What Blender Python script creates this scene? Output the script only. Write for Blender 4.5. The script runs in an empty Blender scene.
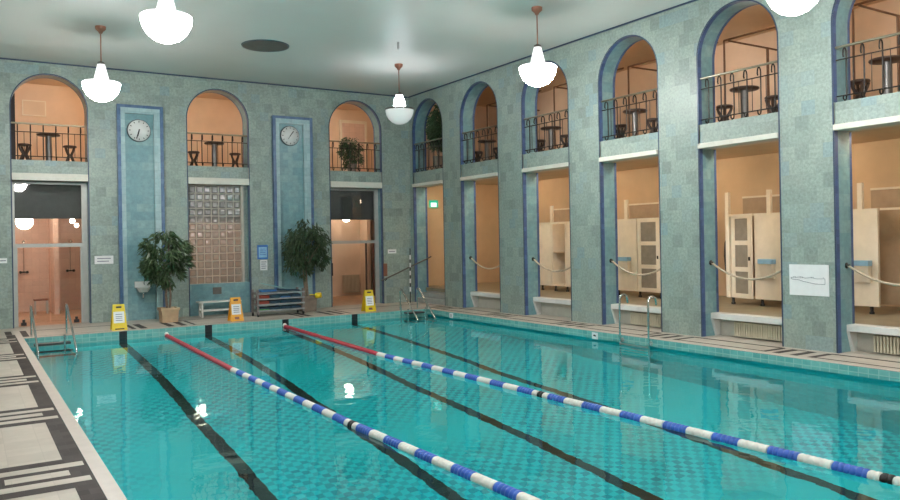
import bpy, bmesh, math, random
from mathutils import Vector, Matrix
random.seed(7)
PI = math.pi
scn = bpy.context.scene
COL = scn.collection

# ------------------------------------------------------------------ materials
class NT:
    def __init__(s, name):
        s.m = bpy.data.materials.new(name); s.m.use_nodes = True
        s.t = s.m.node_tree; s.t.nodes.clear()
        s.out = s.n('ShaderNodeOutputMaterial')
    def n(s, typ, **kw):
        nd = s.t.nodes.new(typ)
        for k, v in kw.items(): setattr(nd, k, v)
        return nd
    def l(s, a, b): s.t.links.new(a, b)
    def math(s, op, a, b=None, c=None):
        nd = s.n('ShaderNodeMath', operation=op)
        for i, v in enumerate((a, b, c)):
            if v is None: continue
            if isinstance(v, (int, float)): nd.inputs[i].default_value = v
            else: s.l(v, nd.inputs[i])
        return nd.outputs[0]
    def mix(s, f, a, b, mode='MIX'):
        nd = s.n('ShaderNodeMix', data_type='RGBA', blend_type=mode)
        if isinstance(f, (int, float)): nd.inputs[0].default_value = f
        else: s.l(f, nd.inputs[0])
        for i, v in ((6, a), (7, b)):
            if isinstance(v, tuple): nd.inputs[i].default_value = (*v, 1)
            else: s.l(v, nd.inputs[i])
        return nd.outputs[2]
    def noise(s, scale, detail=3, rough=.55, vec=None):
        nd = s.n('ShaderNodeTexNoise'); nd.inputs['Scale'].default_value = scale
        nd.inputs['Detail'].default_value = detail; nd.inputs['Roughness'].default_value = rough
        if vec is None: vec = s.pos()
        s.l(vec, nd.inputs['Vector']); return nd.outputs[0]
    def pos(s):
        if not hasattr(s, '_p'): s._p = s.n('ShaderNodeNewGeometry').outputs['Position']
        return s._p
    def xyz(s):
        nd = s.n('ShaderNodeSeparateXYZ'); s.l(s.pos(), nd.inputs[0]); return nd.outputs
    def bsdf(s, col, rough=.5, metal=0., spec=.5, bump=None, bstr=.1, bdist=.01):
        b = s.n('ShaderNodeBsdfPrincipled')
        if isinstance(col, tuple): b.inputs['Base Color'].default_value = (*col, 1)
        else: s.l(col, b.inputs['Base Color'])
        if isinstance(rough, (int, float)): b.inputs['Roughness'].default_value = rough
        else: s.l(rough, b.inputs['Roughness'])
        b.inputs['Metallic'].default_value = metal
        b.inputs['Specular IOR Level'].default_value = spec
        if bump is not None:
            bp = s.n('ShaderNodeBump'); bp.inputs['Strength'].default_value = bstr
            bp.inputs['Distance'].default_value = bdist
            s.l(bump, bp.inputs['Height']); s.l(bp.outputs[0], b.inputs['Normal'])
        s.l(b.outputs[0], s.out.inputs[0]); return b
    def ramp(s, f, stops):
        nd = s.n('ShaderNodeValToRGB'); e = nd.color_ramp.elements
        while len(e) < len(stops): e.new(.5)
        for i, (p, c) in enumerate(stops): e[i].position = p; e[i].color = (*c, 1)
        s.l(f, nd.inputs[0]); return nd.outputs[0]

def grid_cells(t, u, v, su, sv, gap=.03, stagger=True):
    """tile index noise (0..1 random per tile) and a grout mask"""
    vi = t.math('FLOOR', t.math('DIVIDE', v, sv))
    uu = t.math('DIVIDE', u, su)
    if stagger: uu = t.math('ADD', uu, t.math('MULTIPLY', t.math('MODULO', vi, 2.), .5))
    ui = t.math('FLOOR', uu)
    cb = t.n('ShaderNodeCombineXYZ'); t.l(ui, cb.inputs[0]); t.l(vi, cb.inputs[1])
    wn = t.n('ShaderNodeTexWhiteNoise', noise_dimensions='2D'); t.l(cb.outputs[0], wn.inputs['Vector'])
    fu = t.math('FRACT', uu); fv = t.math('FRACT', t.math('DIVIDE', v, sv))
    def edge(f, g): return t.math('LESS_THAN', t.math('MINIMUM', f, t.math('SUBTRACT', 1., f)), g)
    gm = t.math('MAXIMUM', edge(fu, gap), edge(fv, gap * su / sv))
    return wn.outputs['Value'], gm, ui, vi

def tile_mat(name, stops, su, sv, grout, gap=.02, rough=.35, plane='wall', marble=.35, stagger=True, nscale=9., gmix=.5, spec=.5):
    t = NT(name); x, y, z = t.xyz()
    u = t.math('ADD', x, y) if plane == 'wall' else x
    v = z if plane == 'wall' else y
    r, gm, ui, vi = grid_cells(t, u, v, su, sv, gap, stagger)
    col = t.ramp(r, stops)
    n = t.noise(nscale, 5, .65)
    n2 = t.math('ADD', t.math('MULTIPLY', t.math('SUBTRACT', n, .5), marble * 4), 1.)
    cb = t.n('ShaderNodeCombineColor')
    for i in range(3): t.l(n2, cb.inputs[i])
    col = t.mix(1., col, cb.outputs[0], 'MULTIPLY')
    col = t.mix(t.math('MULTIPLY', gm, gmix), col, grout)
    t.bsdf(col, rough, 0, spec, bump=t.math('SUBTRACT', 1., gm), bstr=.15, bdist=.004)
    return t.m

def plain(name, col, rough=.5, metal=0., var=.12, scale=8., spec=.5, bstr=0.):
    t = NT(name)
    n = t.noise(scale, 3)
    c2 = tuple(max(0, c * (1 - var)) for c in col); c3 = tuple(min(1, c * (1 + var)) for c in col)
    c = t.ramp(n, [(.3, c2), (.7, c3)])
    t.bsdf(c, rough, metal, spec, bump=n if bstr else None, bstr=bstr)
    return t.m

def emit(name, col, st):
    t = NT(name); e = t.n('ShaderNodeEmission'); e.inputs[0].default_value = (*col, 1); e.inputs[1].default_value = st
    t.l(e.outputs[0], t.out.inputs[0]); return t.m

def thin_glass(name, tint, refl=1.0, bump=None, ior=1.5):
    t = NT(name)
    tr = t.n('ShaderNodeBsdfTransparent'); tr.inputs[0].default_value = (*tint, 1)
    gl = t.n('ShaderNodeBsdfGlossy'); gl.inputs['Roughness'].default_value = .02
    fr = t.n('ShaderNodeFresnel'); fr.inputs[0].default_value = ior
    mx = t.n('ShaderNodeMixShader'); t.l(t.math('MULTIPLY', fr.outputs[0], refl), mx.inputs[0])
    t.l(tr.outputs[0], mx.inputs[1]); t.l(gl.outputs[0], mx.inputs[2])
    if bump:
        n = t.noise(bump[0], 2); bp = t.n('ShaderNodeBump'); bp.inputs['Strength'].default_value = bump[1]; bp.inputs['Distance'].default_value = .02
        t.l(n, bp.inputs['Height']); t.l(bp.outputs[0], gl.inputs['Normal'])
    t.l(mx.outputs[0], t.out.inputs[0]); return t.m

M = {}
M['wall'] = tile_mat('marbled_green_tile', [(0., (.215, .272, .24)), (.16, (.258, .32, .282)), (.5, (.288, .352, .312)), (.8, (.308, .37, .322)), (.93, (.268, .345, .332)), (1., (.232, .325, .328))],
                     .25, .25, (.25, .31, .28), .014, .46, marble=.26, nscale=20., gmix=.7)
M['teal'] = tile_mat('teal_niche_tile', [(0., (.15, .295, .325)), (.5, (.18, .325, .35)), (1., (.22, .365, .375))], .3, .22, (.15, .30, .34), .02, .28, marble=.22)
M['blue'] = tile_mat('dark_blue_edge_tile', [(0., (.045, .085, .20)), (1., (.075, .13, .28))], .12, .12, (.05, .08, .16), .03, .3, marble=.15)
M['tealframe'] = tile_mat('pale_teal_frame_tile', [(0., (.28, .42, .44)), (.5, (.32, .46, .48)), (1., (.36, .50, .51))], .3, .22, (.2, .32, .35), .02, .28, marble=.15)
M['navy'] = plain('dark_navy_edge_line', (.028, .05, .10), .4, var=.1)
M['bluef'] = tile_mat('blue_frame_tile', [(0., (.055, .115, .23)), (1., (.10, .175, .30))], .15, .15, (.06, .12, .22), .03, .3, marble=.15)
def ceiling_mat():
    t = NT('painted_ceiling'); n = t.noise(.5, 3)
    c = t.ramp(n, [(.3, (.65, .645, .605)), (.7, (.69, .685, .64))])
    t.bsdf(c, .5, 0, .35, bump=t.noise(1.1, 2), bstr=.05, bdist=.03); return t.m
M['ceil'] = ceiling_mat()
M['plaster'] = plain('warm_plaster', (.74, .60, .45), .7, var=.05, scale=2.)
M['peach'] = plain('peach_plaster', (.76, .59, .44), .7, var=.05, scale=2.)
M['tan'] = plain('tan_corridor_plaster', (.66, .50, .33), .7, var=.06, scale=1.5)
M['pink'] = tile_mat('pink_shower_tile', [(0., (.72, .53, .44)), (1., (.78, .59, .49))], .2, .2, (.55, .38, .30), .02, .3, marble=.06, stagger=False)
M['shower_floor'] = tile_mat('terracotta_floor_tile', [(0., (.52, .29, .16)), (1., (.62, .37, .21))], .15, .15, (.42, .26, .17), .02, .4, plane='floor', marble=.1)
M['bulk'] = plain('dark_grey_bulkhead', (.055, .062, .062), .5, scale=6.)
M['deck'] = tile_mat('pale_deck_tile', [(0., (.45, .40, .335)), (.5, (.49, .435, .365)), (1., (.52, .46, .39))], .3, .3, (.38, .335, .285), .012, .42, plane='floor', marble=.08, nscale=4., stagger=False)
M['inlay'] = tile_mat('dark_inlay_tile', [(0., (.036, .028, .026)), (1., (.062, .05, .046))], .15, .15, (.08, .066, .06), .02, .6, plane='floor', marble=.12, spec=.2)
M['coping'] = plain('pale_coping_stone', (.53, .47, .415), .4, var=.06, scale=5.)
M['band'] = tile_mat('teal_pool_band_tile', [(0., (.135, .40, .38)), (.5, (.17, .45, .42)), (1., (.21, .50, .46))], .15, .0875, (.40, .62, .58), .045, .2, marble=.1, stagger=False, gmix=.6)
M['poolwall'] = tile_mat('teal_pool_wall_tile', [(0., (.025, .50, .55)), (1., (.04, .60, .64))], .15, .15, (.10, .48, .50), .03, .3, marble=.1, stagger=False)
def pool_floor_mat():
    t = NT('pool_floor_mosaic'); x, y, z = t.xyz()
    s = .105
    r, gm, ui, vi = grid_cells(t, x, y, s, s, .01, False)
    chk = t.math('ABSOLUTE', t.math('MODULO', t.math('ADD', ui, vi), 2.))
    big = t.noise(.45, 2)
    k = t.math('MULTIPLY', chk, t.math('MULTIPLY', t.math('ADD', t.math('MULTIPLY', r, .5), .5), t.math('MINIMUM', 1., t.math('MAXIMUM', 0., t.math('MULTIPLY_ADD', t.noise(.33, 1), 5., -1.9)))))
    base = t.mix(big, (.012, .70, .76), (.024, .82, .85))
    col = t.mix(t.math('MULTIPLY', k, .9), base, (.004, .34, .46))
    t.bsdf(col, .4); return t.m
M['poolfloor'] = pool_floor_mat()
M['black'] = tile_mat('black_lane_tile', [(0., (.008, .010, .013)), (1., (.018, .021, .025))], .15, .15, (.05, .07, .07), .03, .3, marble=.1, stagger=False)
def water_mat():
    t = NT('pool_water')
    g = t.n('ShaderNodeBsdfGlass'); g.inputs['Color'].default_value = (.80, 1., 1., 1); g.inputs['Roughness'].default_value = 0.0; g.inputs['IOR'].default_value = 1.333
    n = t.math('ADD', t.noise(1.5, 2, .5), t.math('MULTIPLY', t.noise(6., 2, .5), .16))
    bp = t.n('ShaderNodeBump'); bp.inputs['Strength'].default_value = .10; bp.inputs['Distance'].default_value = .05
    t.l(n, bp.inputs['Height']); t.l(bp.outputs[0], g.inputs['Normal'])
    t.l(g.outputs[0], t.out.inputs[0]); return t.m
M['water'] = water_mat()
M['white'] = plain('white_paint', (.74, .73, .68), .4, var=.04)
M['lintel'] = plain('cream_lintel_stone', (.66, .64, .56), .5, var=.05)
M['ledge'] = plain('white_ledge_stone', (.70, .70, .67), .4, var=.05)
M['grey_wall'] = plain('pale_grey_plaster', (.52, .51, .45), .6, var=.05)
M['corr_floor'] = plain('olive_brown_linoleum', (.28, .245, .165), .45, var=.12, scale=3.)
M['frame'] = plain('grey_metal_frame', (.44, .44, .41), .4, .3, var=.05)
M['chrome'] = plain('polished_steel', (.72, .73, .73), .16, 1., var=.03)
M['chrome_dull'] = plain('brushed_steel', (.55, .56, .55), .35, 1., var=.05)
M['darksteel'] = plain('dull_dark_steel', (.22, .21, .20), .45, .8, var=.1)
M['iron'] = plain('black_wrought_iron', (.03, .028, .026), .4, .6, var=.2)
M['brass'] = plain('worn_brass_handrail', (.34, .32, .24), .3, .85, var=.15)
M['dark_wood'] = plain('dark_stained_wood', (.060, .035, .024), .4, var=.3, scale=14.)
M['pipe'] = plain('brown_painted_pipe', (.16, .085, .045), .4, .2, var=.15)
M['copper'] = plain('copper_rose', (.40, .18, .12), .35, .6, var=.1)
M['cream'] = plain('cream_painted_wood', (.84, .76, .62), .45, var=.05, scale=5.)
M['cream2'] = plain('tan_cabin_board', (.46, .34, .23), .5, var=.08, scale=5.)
M['cabglass'] = plain('frosted_cabin_pane', (.30, .27, .22), .3, var=.1)
M['doorglass'] = thin_glass('clear_door_glass', (.94, .93, .92), .9)
def block_mat():
    t = NT('glass_block')
    tr = t.n('ShaderNodeBsdfTransparent'); tr.inputs[0].default_value = (.72, .76, .75, 1)
    rf = t.n('ShaderNodeBsdfTranslucent'); rf.inputs[0].default_value = (.75, .75, .72, 1)
    m0 = t.n('ShaderNodeMixShader'); m0.inputs[0].default_value = .38; t.l(tr.outputs[0], m0.inputs[1]); t.l(rf.outputs[0], m0.inputs[2])
    gl = t.n('ShaderNodeBsdfGlossy'); gl.inputs['Roughness'].default_value = .04
    n = t.noise(14., 2); bp = t.n('ShaderNodeBump'); bp.inputs['Strength'].default_value = .5; bp.inputs['Distance'].default_value = .02
    t.l(n, bp.inputs['Height']); t.l(bp.outputs[0], gl.inputs['Normal'])
    mx = t.n('ShaderNodeMixShader'); mx.inputs[0].default_value = .22
    t.l(m0.outputs[0], mx.inputs[1]); t.l(gl.outputs[0], mx.inputs[2]); t.l(mx.outputs[0], t.out.inputs[0]); return t.m
M['block'] = block_mat()
M['grout'] = plain('pale_block_joint', (.45, .42, .36), .6, var=.05)
M['lampglass'] = emit('lit_opal_glass', (1., .985, .97), 45.)
M['lampdim'] = None
def lit_opal(name, st, col):
    t = NT(name); e = t.n('ShaderNodeEmission'); e.inputs[0].default_value = (*col, 1); e.inputs[1].default_value = st
    b = t.n('ShaderNodeBsdfPrincipled'); b.inputs['Base Color'].default_value = (.8, .8, .78, 1); b.inputs['Roughness'].default_value = .2
    a = t.n('ShaderNodeAddShader'); t.l(e.outputs[0], a.inputs[0]); t.l(b.outputs[0], a.inputs[1]); t.l(a.outputs[0], t.out.inputs[0]); return t.m
M['lampneck'] = lit_opal('softly_lit_opal_neck', .55, (.97, .98, 1.))
M['lampdim'] = lit_opal('faint_glow_opal_bowl', .12, (.95, .97, .97))  # switched-off bowl, given a faint glow of its own
M['lampbright'] = emit('bright_opal_neck', (.92, .94, 1.), 20.)
M['warmlamp'] = emit('warm_lit_globe', (1., .78, .56), 24.)
M['strip'] = emit('fill_strip_glow', (1., .79, .56), 19.)
M['cabinfill'] = emit('cabin_fill_globe', (1., .78, .56), 14.)
M['upperfill'] = emit('upper_fill_globe', (1., .78, .58), 46.)
M['archfill'] = emit('back_arch_fill_globe', (1., .80, .60), 95.)
M['showerlamp'] = emit('warm_lit_shower_globe', (1., .82, .66), 14.)
M['red'] = plain('red_plastic', (.42, .02, .045), .35, var=.12)
M['ropeblue'] = plain('blue_plastic_disc', (.045, .13, .52), .35, var=.12)
M['ropewhite'] = plain('white_plastic_disc', (.74, .72, .66), .4, var=.06)
M['ropeblack'] = plain('black_plastic_disc', (.012, .012, .012), .4)
M['steelcable'] = M['chrome_dull']
M['leaf'] = plain('dark_green_leaf', (.060, .105, .045), .42, var=.55, scale=22.)
M['leaf2'] = plain('mid_green_leaf', (.040, .072, .030), .45, var=.55, scale=22.)
M['bark'] = plain('grey_brown_bark', (.20, .15, .11), .8, var=.25, scale=20., bstr=.3)
M['terra'] = plain('tan_terracotta', (.50, .33, .20), .7, var=.1)
M['pot2'] = plain('grey_brown_planter', (.24, .19, .15), .7, var=.12)
M['soil'] = plain('dark_soil', (.04, .03, .02), .9, var=.3, scale=40.)
M['yellow'] = plain('yellow_plastic', (.80, .58, .02), .4, var=.06)
M['orange'] = plain('orange_yellow_plastic', (.80, .36, .02), .4, var=.06)
M['paper'] = plain('white_paper', (.78, .78, .78), .6, var=.03)
M['print'] = plain('grey_print', (.24, .24, .28), .6)
M['dark'] = plain('black_plastic', (.015, .015, .015), .5)
M['bluepaper'] = plain('blue_print_border', (.04, .16, .48), .5)
M['lightblue'] = plain('pale_blue_print', (.28, .52, .72), .5)
M['kb_blue'] = plain('blue_foam', (.03, .14, .36), .6)
M['kb_navy'] = plain('dark_teal_foam', (.012, .05, .085), .6)
M['kb_red'] = plain('red_foam', (.33, .055, .03), .6)
M['kb_green'] = plain('green_foam', (.05, .33, .06), .6)
M['kb_teal'] = plain('pale_teal_foam', (.22, .42, .42), .6)
M['rackgrey'] = plain('grey_painted_rack', (.27, .29, .29), .5, .2, var=.1)
M['rackpost'] = plain('worn_brown_grey_rack_post', (.20, .17, .16), .5, .1, var=.15)
M['porcelain'] = plain('white_porcelain', (.74, .75, .73), .15, var=.03)
M['clockface'] = plain('white_clock_face', (.74, .74, .72), .3, var=.03)
M['clockglass'] = thin_glass('clock_glass', (.98, .98, .98), 1.)
M['clockrim'] = plain('dark_steel_rim', (.12, .15, .17), .3, .7)
M['ropecord'] = plain('cream_cord', (.50, .43, .32), .8, var=.15, scale=40.)
M['radiator'] = plain('cream_radiator_enamel', (.60, .55, .42), .4, var=.05)
M['vent'] = plain('brown_grey_vent', (.14, .125, .11), .5, .2, var=.1)
M['wood'] = plain('red_brown_wood', (.24, .10, .06), .45, var=.2)
M['exit'] = emit('lit_green_exit_panel', (.04, .75, .4), .35)
M['exitwhite'] = emit('lit_white_exit_symbol', (.8, 1., .93), .8)
M['greystep'] = plain('grey_step_stone', (.36, .37, .35), .5, var=.1)
M['mirror_dark'] = plain('dark_curtain', (.03, .022, .022), .7)

# ------------------------------------------------------------------ mesh helpers
class MB:
    def __init__(s): s.v = []; s.f = []; s.m = []; s.sm = []
    def add(s, verts, faces, mat=0, smooth=False):
        o = len(s.v); s.v += [Vector(v) for v in verts]
        for f in faces: s.f.append([i + o for i in f]); s.m.append(mat); s.sm.append(smooth)
        return s
    def quad(s, a, b, c, d, mat=0): return s.add([a, b, c, d], [(0, 1, 2, 3)], mat)
    def box(s, x0, x1, y0, y1, z0, z1, mat=0, bev=0., rot=None):
        bm = bmesh.new(); bmesh.ops.create_cube(bm, size=1.)
        for v in bm.verts: v.co = Vector((v.co.x * (x1 - x0), v.co.y * (y1 - y0), v.co.z * (z1 - z0)))
        if bev: bmesh.ops.bevel(bm, geom=bm.edges[:], offset=bev, segments=2, affect='EDGES', profile=.6)
        c = Vector(((x0 + x1) / 2, (y0 + y1) / 2, (z0 + z1) / 2))
        for v in bm.verts: v.co = (rot @ v.co if rot else v.co) + c
        bm.verts.index_update()
        s.add([v.co.copy() for v in bm.verts], [[v.index for v in f.verts] for f in bm.faces], mat); bm.free(); return s
    def tube(s, path, r, seg=8, mat=0, caps=True):
        P = [Vector(p) for p in path]; n = len(P); rs = r if isinstance(r, (list, tuple)) else [r] * n
        V = []; F = []; ref = None
        for i in range(n):
            d = (P[min(i + 1, n - 1)] - P[max(i - 1, 0)]).normalized()
            if ref is None:
                ref = d.orthogonal().normalized()
            ref = (ref - d * ref.dot(d)).normalized(); b = d.cross(ref)
            for k in range(seg):
                a = 2 * PI * k / seg; V.append(P[i] + (ref * math.cos(a) + b * math.sin(a)) * rs[i])
        for i in range(n - 1):
            for k in range(seg): F.append((i * seg + k, i * seg + (k + 1) % seg, (i + 1) * seg + (k + 1) % seg, (i + 1) * seg + k))
        s.add(V, F, mat, True)
        if caps: s.add(V[:seg], [tuple(reversed(range(seg)))], mat); s.add(V[-seg:], [tuple(range(seg))], mat)
        return s
    def lathe(s, prof, seg=24, mat=0, c=(0, 0, 0), axis='Z', smooth=True, cap=True):
        c = Vector(c); V = []; F = []
        def pt(r, h, a):
            x, y = r * math.cos(a), r * math.sin(a)
            return c + (Vector((x, y, h)) if axis == 'Z' else Vector((x, h, -y)) if axis == 'Y' else Vector((h, x, y)))
        for r, h in prof:
            for k in range(seg): V.append(pt(r, h, 2 * PI * k / seg))
        for i in range(len(prof) - 1):
            for k in range(seg): F.append((i * seg + k, i * seg + (k + 1) % seg, (i + 1) * seg + (k + 1) % seg, (i + 1) * seg + k))
        s.add(V, F, mat, smooth)
        if cap:
            s.add(V[:seg], [tuple(reversed(range(seg)))], mat); s.add(V[-seg:], [tuple(range(seg))], mat)
        return s
    def prism(s, poly, z0, z1, mat=0, axis='Z'):
        n = len(poly)
        def pt(a, b, h): return (a, b, h) if axis == 'Z' else (a, h, b) if axis == 'Y' else (h, a, b)
        V = [pt(a, b, z0) for a, b in poly] + [pt(a, b, z1) for a, b in poly]
        F = [tuple(reversed(range(n))), tuple(range(n, 2 * n))] + [(i, (i + 1) % n, n + (i + 1) % n, n + i) for i in range(n)]
        return s.add(V, F, mat)
    def build(s, name, mats, parent=None, fix=True):
        o = Vector((0, 0, 0))
        p = parent
        while p is not None: o += p.location; p = p.parent
        me = bpy.data.meshes.new(name)
        me.from_pydata([v - o for v in s.v], [], s.f)
        for m in (mats if isinstance(mats, (list, tuple)) else [mats]): me.materials.append(m)
        me.polygons.foreach_set('material_index', s.m); me.polygons.foreach_set('use_smooth', s.sm)
        if fix:
            bm = bmesh.new(); bm.from_mesh(me); bmesh.ops.recalc_face_normals(bm, faces=bm.faces[:]); bm.to_mesh(me); bm.free()
        me.update()
        ob = bpy.data.objects.new(name, me); COL.objects.link(ob)
        if parent is not None: ob.parent = parent
        return ob

def tag(o, label, cat, group=None):
    o['label'] = label; o['category'] = cat
    if group: o['group'] = group
    return o
def thing(name, label, cat, loc=(0, 0, 0), group=None):
    o = bpy.data.objects.new(name, None); COL.objects.link(o); o.location = loc; o.empty_display_size = .1
    return tag(o, label, cat, group)
def struct(mb, name, mats, parent=None, fix=True):
    o = mb.build(name, mats, parent, fix)
    if parent is None: o['kind'] = 'structure'
    return o
def dup(root, loc, rotz, label, group=None):
    r = root.copy(); COL.objects.link(r); r.location = loc; r.rotation_euler = (0, 0, rotz); r['label'] = label
    if group: r['group'] = group
    for ch in list(root.children):
        c = ch.copy(); COL.objects.link(c); c.parent = r
        for g in list(ch.children):
            d = g.copy(); COL.objects.link(d); d.parent = c
    return r

# ------------------------------------------------------------------ dimensions
RX, BY, LX, FY = 12.15, 21.52, -.09, -8.0      # faces of the four hall walls
H = 6.60; SILL = 4.14; TH = .5; SPR = 5.44
PX0, PX1, PY0, PY1 = 1.042, 11.17, -6., 18.96  # pool rim
WZ = -.19
R_OPEN = [(19.51, 21.30), (16.70, 18.51), (13.84, 15.61), (11.06, 12.78), (8.29, 10.02), (5.50, 7.27), (2.73, 4.50), (-.04, 1.73), (-2.8, -1.04)]
B_OPEN = [(.98, 2.68), (5.18, 6.87), (9.38, 11.12)]
ORD = ['first', 'second', 'third', 'fourth', 'fifth', 'sixth']

def arcade(name, fmap, openings, u0, u1, zl, lower_floor):
    mb = MB(); q = lambda a, b, c, d, m=0: mb.quad(fmap(*a), fmap(*b), fmap(*c), fmap(*d), m)
    ops = sorted(openings); cur = u0
    for dd, mt in ((0., 0), (TH, 3)):
        cur = u0
        for a, b in ops:
            q((cur, dd, -.3), (a, dd, -.3), (a, dd, H), (cur, dd, H), mt)
            cur = b; c = (a + b) / 2; r = (b - a) / 2; N = 20
            pts = [(c - r * math.cos(PI * i / N), SPR + r * math.sin(PI * i / N)) for i in range(N + 1)]
            for i in range(N):
                (ua, za), (ub, zb) = pts[i], pts[i + 1]
                q((ua, dd, za), (ub, dd, zb), (ub, dd, H), (ua, dd, H), mt)
        q((cur, dd, -.3), (u1, dd, -.3), (u1, dd, H), (cur, dd, H), mt)
    dep = [(0., .1, 1), (.1, .43, 2), (.43, TH, 1)]
    for a, b in ops:
        c = (a + b) / 2; r = (b - a) / 2; N = 28
        path = [(a, -.3), (a, zl)]; path2 = [(b, -.3), (b, zl)]
        up = [(a, SILL), (a, SPR)] + [(c - r * math.cos(PI * i / N), SPR + r * math.sin(PI * i / N)) for i in range(1, N)] + [(b, SPR), (b, SILL)]
        for pth in (path, path2, up):
            for (ua, za), (ub, zb) in zip(pth, pth[1:]):
                for d0, d1, m in dep: q((ua, d0, za), (ub, d0, zb), (ub, d1, zb), (ua, d1, za), m)
        c = (a + b) / 2; r = (b - a) / 2; bw = .028
        o1 = [(a, -.02), (a, SPR)] + [(c - r * math.cos(PI * i / N), SPR + r * math.sin(PI * i / N)) for i in range(1, N)] + [(b, SPR), (b, -.02)]
        r += bw
        o2 = [(a - bw, -.02), (a - bw, SPR)] + [(c - r * math.cos(PI * i / N), SPR + r * math.sin(PI * i / N)) for i in range(1, N)] + [(b + bw, SPR), (b + bw, -.02)]
        for p1, p2, p3, p4 in zip(o1, o1[1:], o2[1:], o2): q(*[(u_, -.003, z_) for u_, z_ in (p1, p2, p3, p4)], 4)
        # infill band between lower head and sill, set back a little
        q((a, .02, zl), (b, .02, zl), (b, .02, SILL), (a, .02, SILL), 0)
        q((a, .02, SILL), (b, .02, SILL), (b, TH, SILL), (a, TH, SILL), 0)
        q((a, .02, zl), (b, .02, zl), (b, TH, zl), (a, TH, zl), 3)
        q((a, TH, zl), (b, TH, zl), (b, TH, SILL), (a, TH, SILL), 3)
    return struct(mb, name, [M['wall'], M['blue'], M['teal'], M['plaster'], M['navy']], fix=False)

arcade('wall_right', lambda u, d, z: (RX + d, u, z), R_OPEN, FY, BY, 3.68, .45)
arcade('wall_back', lambda u, d, z: (u, BY + d, z), B_OPEN, LX, RX + .5, 3.63, 0)
arcade('wall_left', lambda u, d, z: (LX - d, u, z), [(a - 8.29 + .0, b - 8.29) for a, b in R_OPEN[:8]], FY, BY, 3.68, .45)
struct(MB().box(LX - .5, RX + .5, FY - .3, FY, -.3, H), 'wall_front', M['wall'])
struct(MB().box(LX - .5, RX + .5, FY - .3, BY + .5, H, H + .2), 'ceiling', M['ceil'])

tn = [0]
def trim(mb, mats):
    tn[0] += 1; return struct(mb, 'trim_%d' % tn[0], mats)
# dark moulding under the ceiling
trim(MB().box(LX, RX, BY - .025, BY, H - .035, H), M['navy'])
trim(MB().box(RX - .025, RX, FY, BY - .025, H - .035, H), M['navy'])
# cream lintel slabs
for a, b in B_OPEN: trim(MB().box(a + .002, b - .002, BY - .05, BY + .3, 3.63, 3.81, bev=.008), M['lintel'])
for a, b in R_OPEN[:7]: trim(MB().box(RX - .05, RX + .3, a + .002, b - .002, 3.675, 3.77, bev=.008), M['lintel'])

# ------------------------------------------------------------------ deck, pool, water
mb = MB()
def flat(x0, x1, y0, y1, m, z=0.): mb.quad((x0, y0, z), (x1, y0, z), (x1, y1, z), (x0, y1, z), m)
cw = .128
flat(LX - .6, PX0 - cw, FY, BY + .3, 0); flat(PX1 + cw, RX + .52, FY, BY + .3, 0)
flat(PX0 - cw, PX1 + cw, PY1 + cw, BY + .3, 0); flat(PX0 - cw, PX1 + cw, FY, PY0 - cw, 0)
flat(PX0 - cw, PX0, PY0 - cw, 20.8, 2, .004); flat(PX1, PX1 + cw, PY0 - cw, PY1 + cw, 2, .004)
flat(PX0, PX1, PY1, PY1 + cw, 2, .004); flat(PX0, PX1, PY0 - cw, PY0, 2, .004)
def inl(x0, x1, y0, y1, z=.002): flat(x0, x1, y0, y1, 1, z)
def pale(x0, x1, y0, y1): flat(x0, x1, y0, y1, 0, .004)
# left deck: dark band by the coping with key groups
inl(.735, PX0 - cw, -6., 19.9)
inl(.735, .87, 19.95, 20.75); inl(PX0, PX0 + .13, 19.3, 20.7)
for c in (-3.7, -.9, 1.9, 4.7, 7.5, 10.29, 13.1, 15.95, 18.75):
    inl(LX - .2, .735, c - .5, c + .5)
    pale(LX - .2, .885, c + .18, c + .33); pale(.25, .745, c - .09, c + .08); pale(LX - .2, .885, c - .34, c - .19)
# right deck: two thin lines and key groups by the piers
xs0, xs1 = 11.46, 11.99
cs = [-.55, 2.2, 5.0, 7.75, 10.53, 13.3, 16.14, 19.0]
for c0, c1 in zip(cs, cs[1:]):
    inl(xs1 - .04, xs1 + .04, c0 + .4, c1 - .45); inl(xs0 - .03, xs0 + .03, c0 + .4, c1 - .45)
inl(xs1 - .025, xs1 + .025, 19.4, 20.62)
for c in cs:
    for dy, w in ((.40, .10), (.17, .14), (-.15, .14), (-.45, .11)): inl(xs0 - .05, xs1, c + dy - w / 2, c + dy + w / 2)
    inl(xs1 - .05, xs1, c - .15, c + .2)
# back deck
inl(1.3, 3.3, 20.55, 20.63); inl(4.6, 7.35, 20.55, 20.63); inl(8.95, 11.97, 20.55, 20.63)
inl(1.3, 3.3, 19.25, 19.28); inl(4.6, 7.3, 19.25, 19.28); inl(8.95, 11.4, 19.25, 19.28)
for c in (3.95, 8.15):
    for dx, w in ((-.6, .10), (-.38, .16), (.25, .15), (.55, .15), (.8, .08)): inl(c + dx - w / 2, c + dx + w / 2, 19.27, 20.4)
struct(mb, 'floor', [M['deck'], M['inlay'], M['coping']], fix=False)

mb = MB()
def fz(y):
    return -.95 - (18.96 - y) * .265 if y > 12.3 else (-2.715 - (12.3 - y) * .07 if y > 5 else -3.226)
ys = [PY1, 15.6, 12.3, 8.6, 5., -1., PY0]
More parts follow.
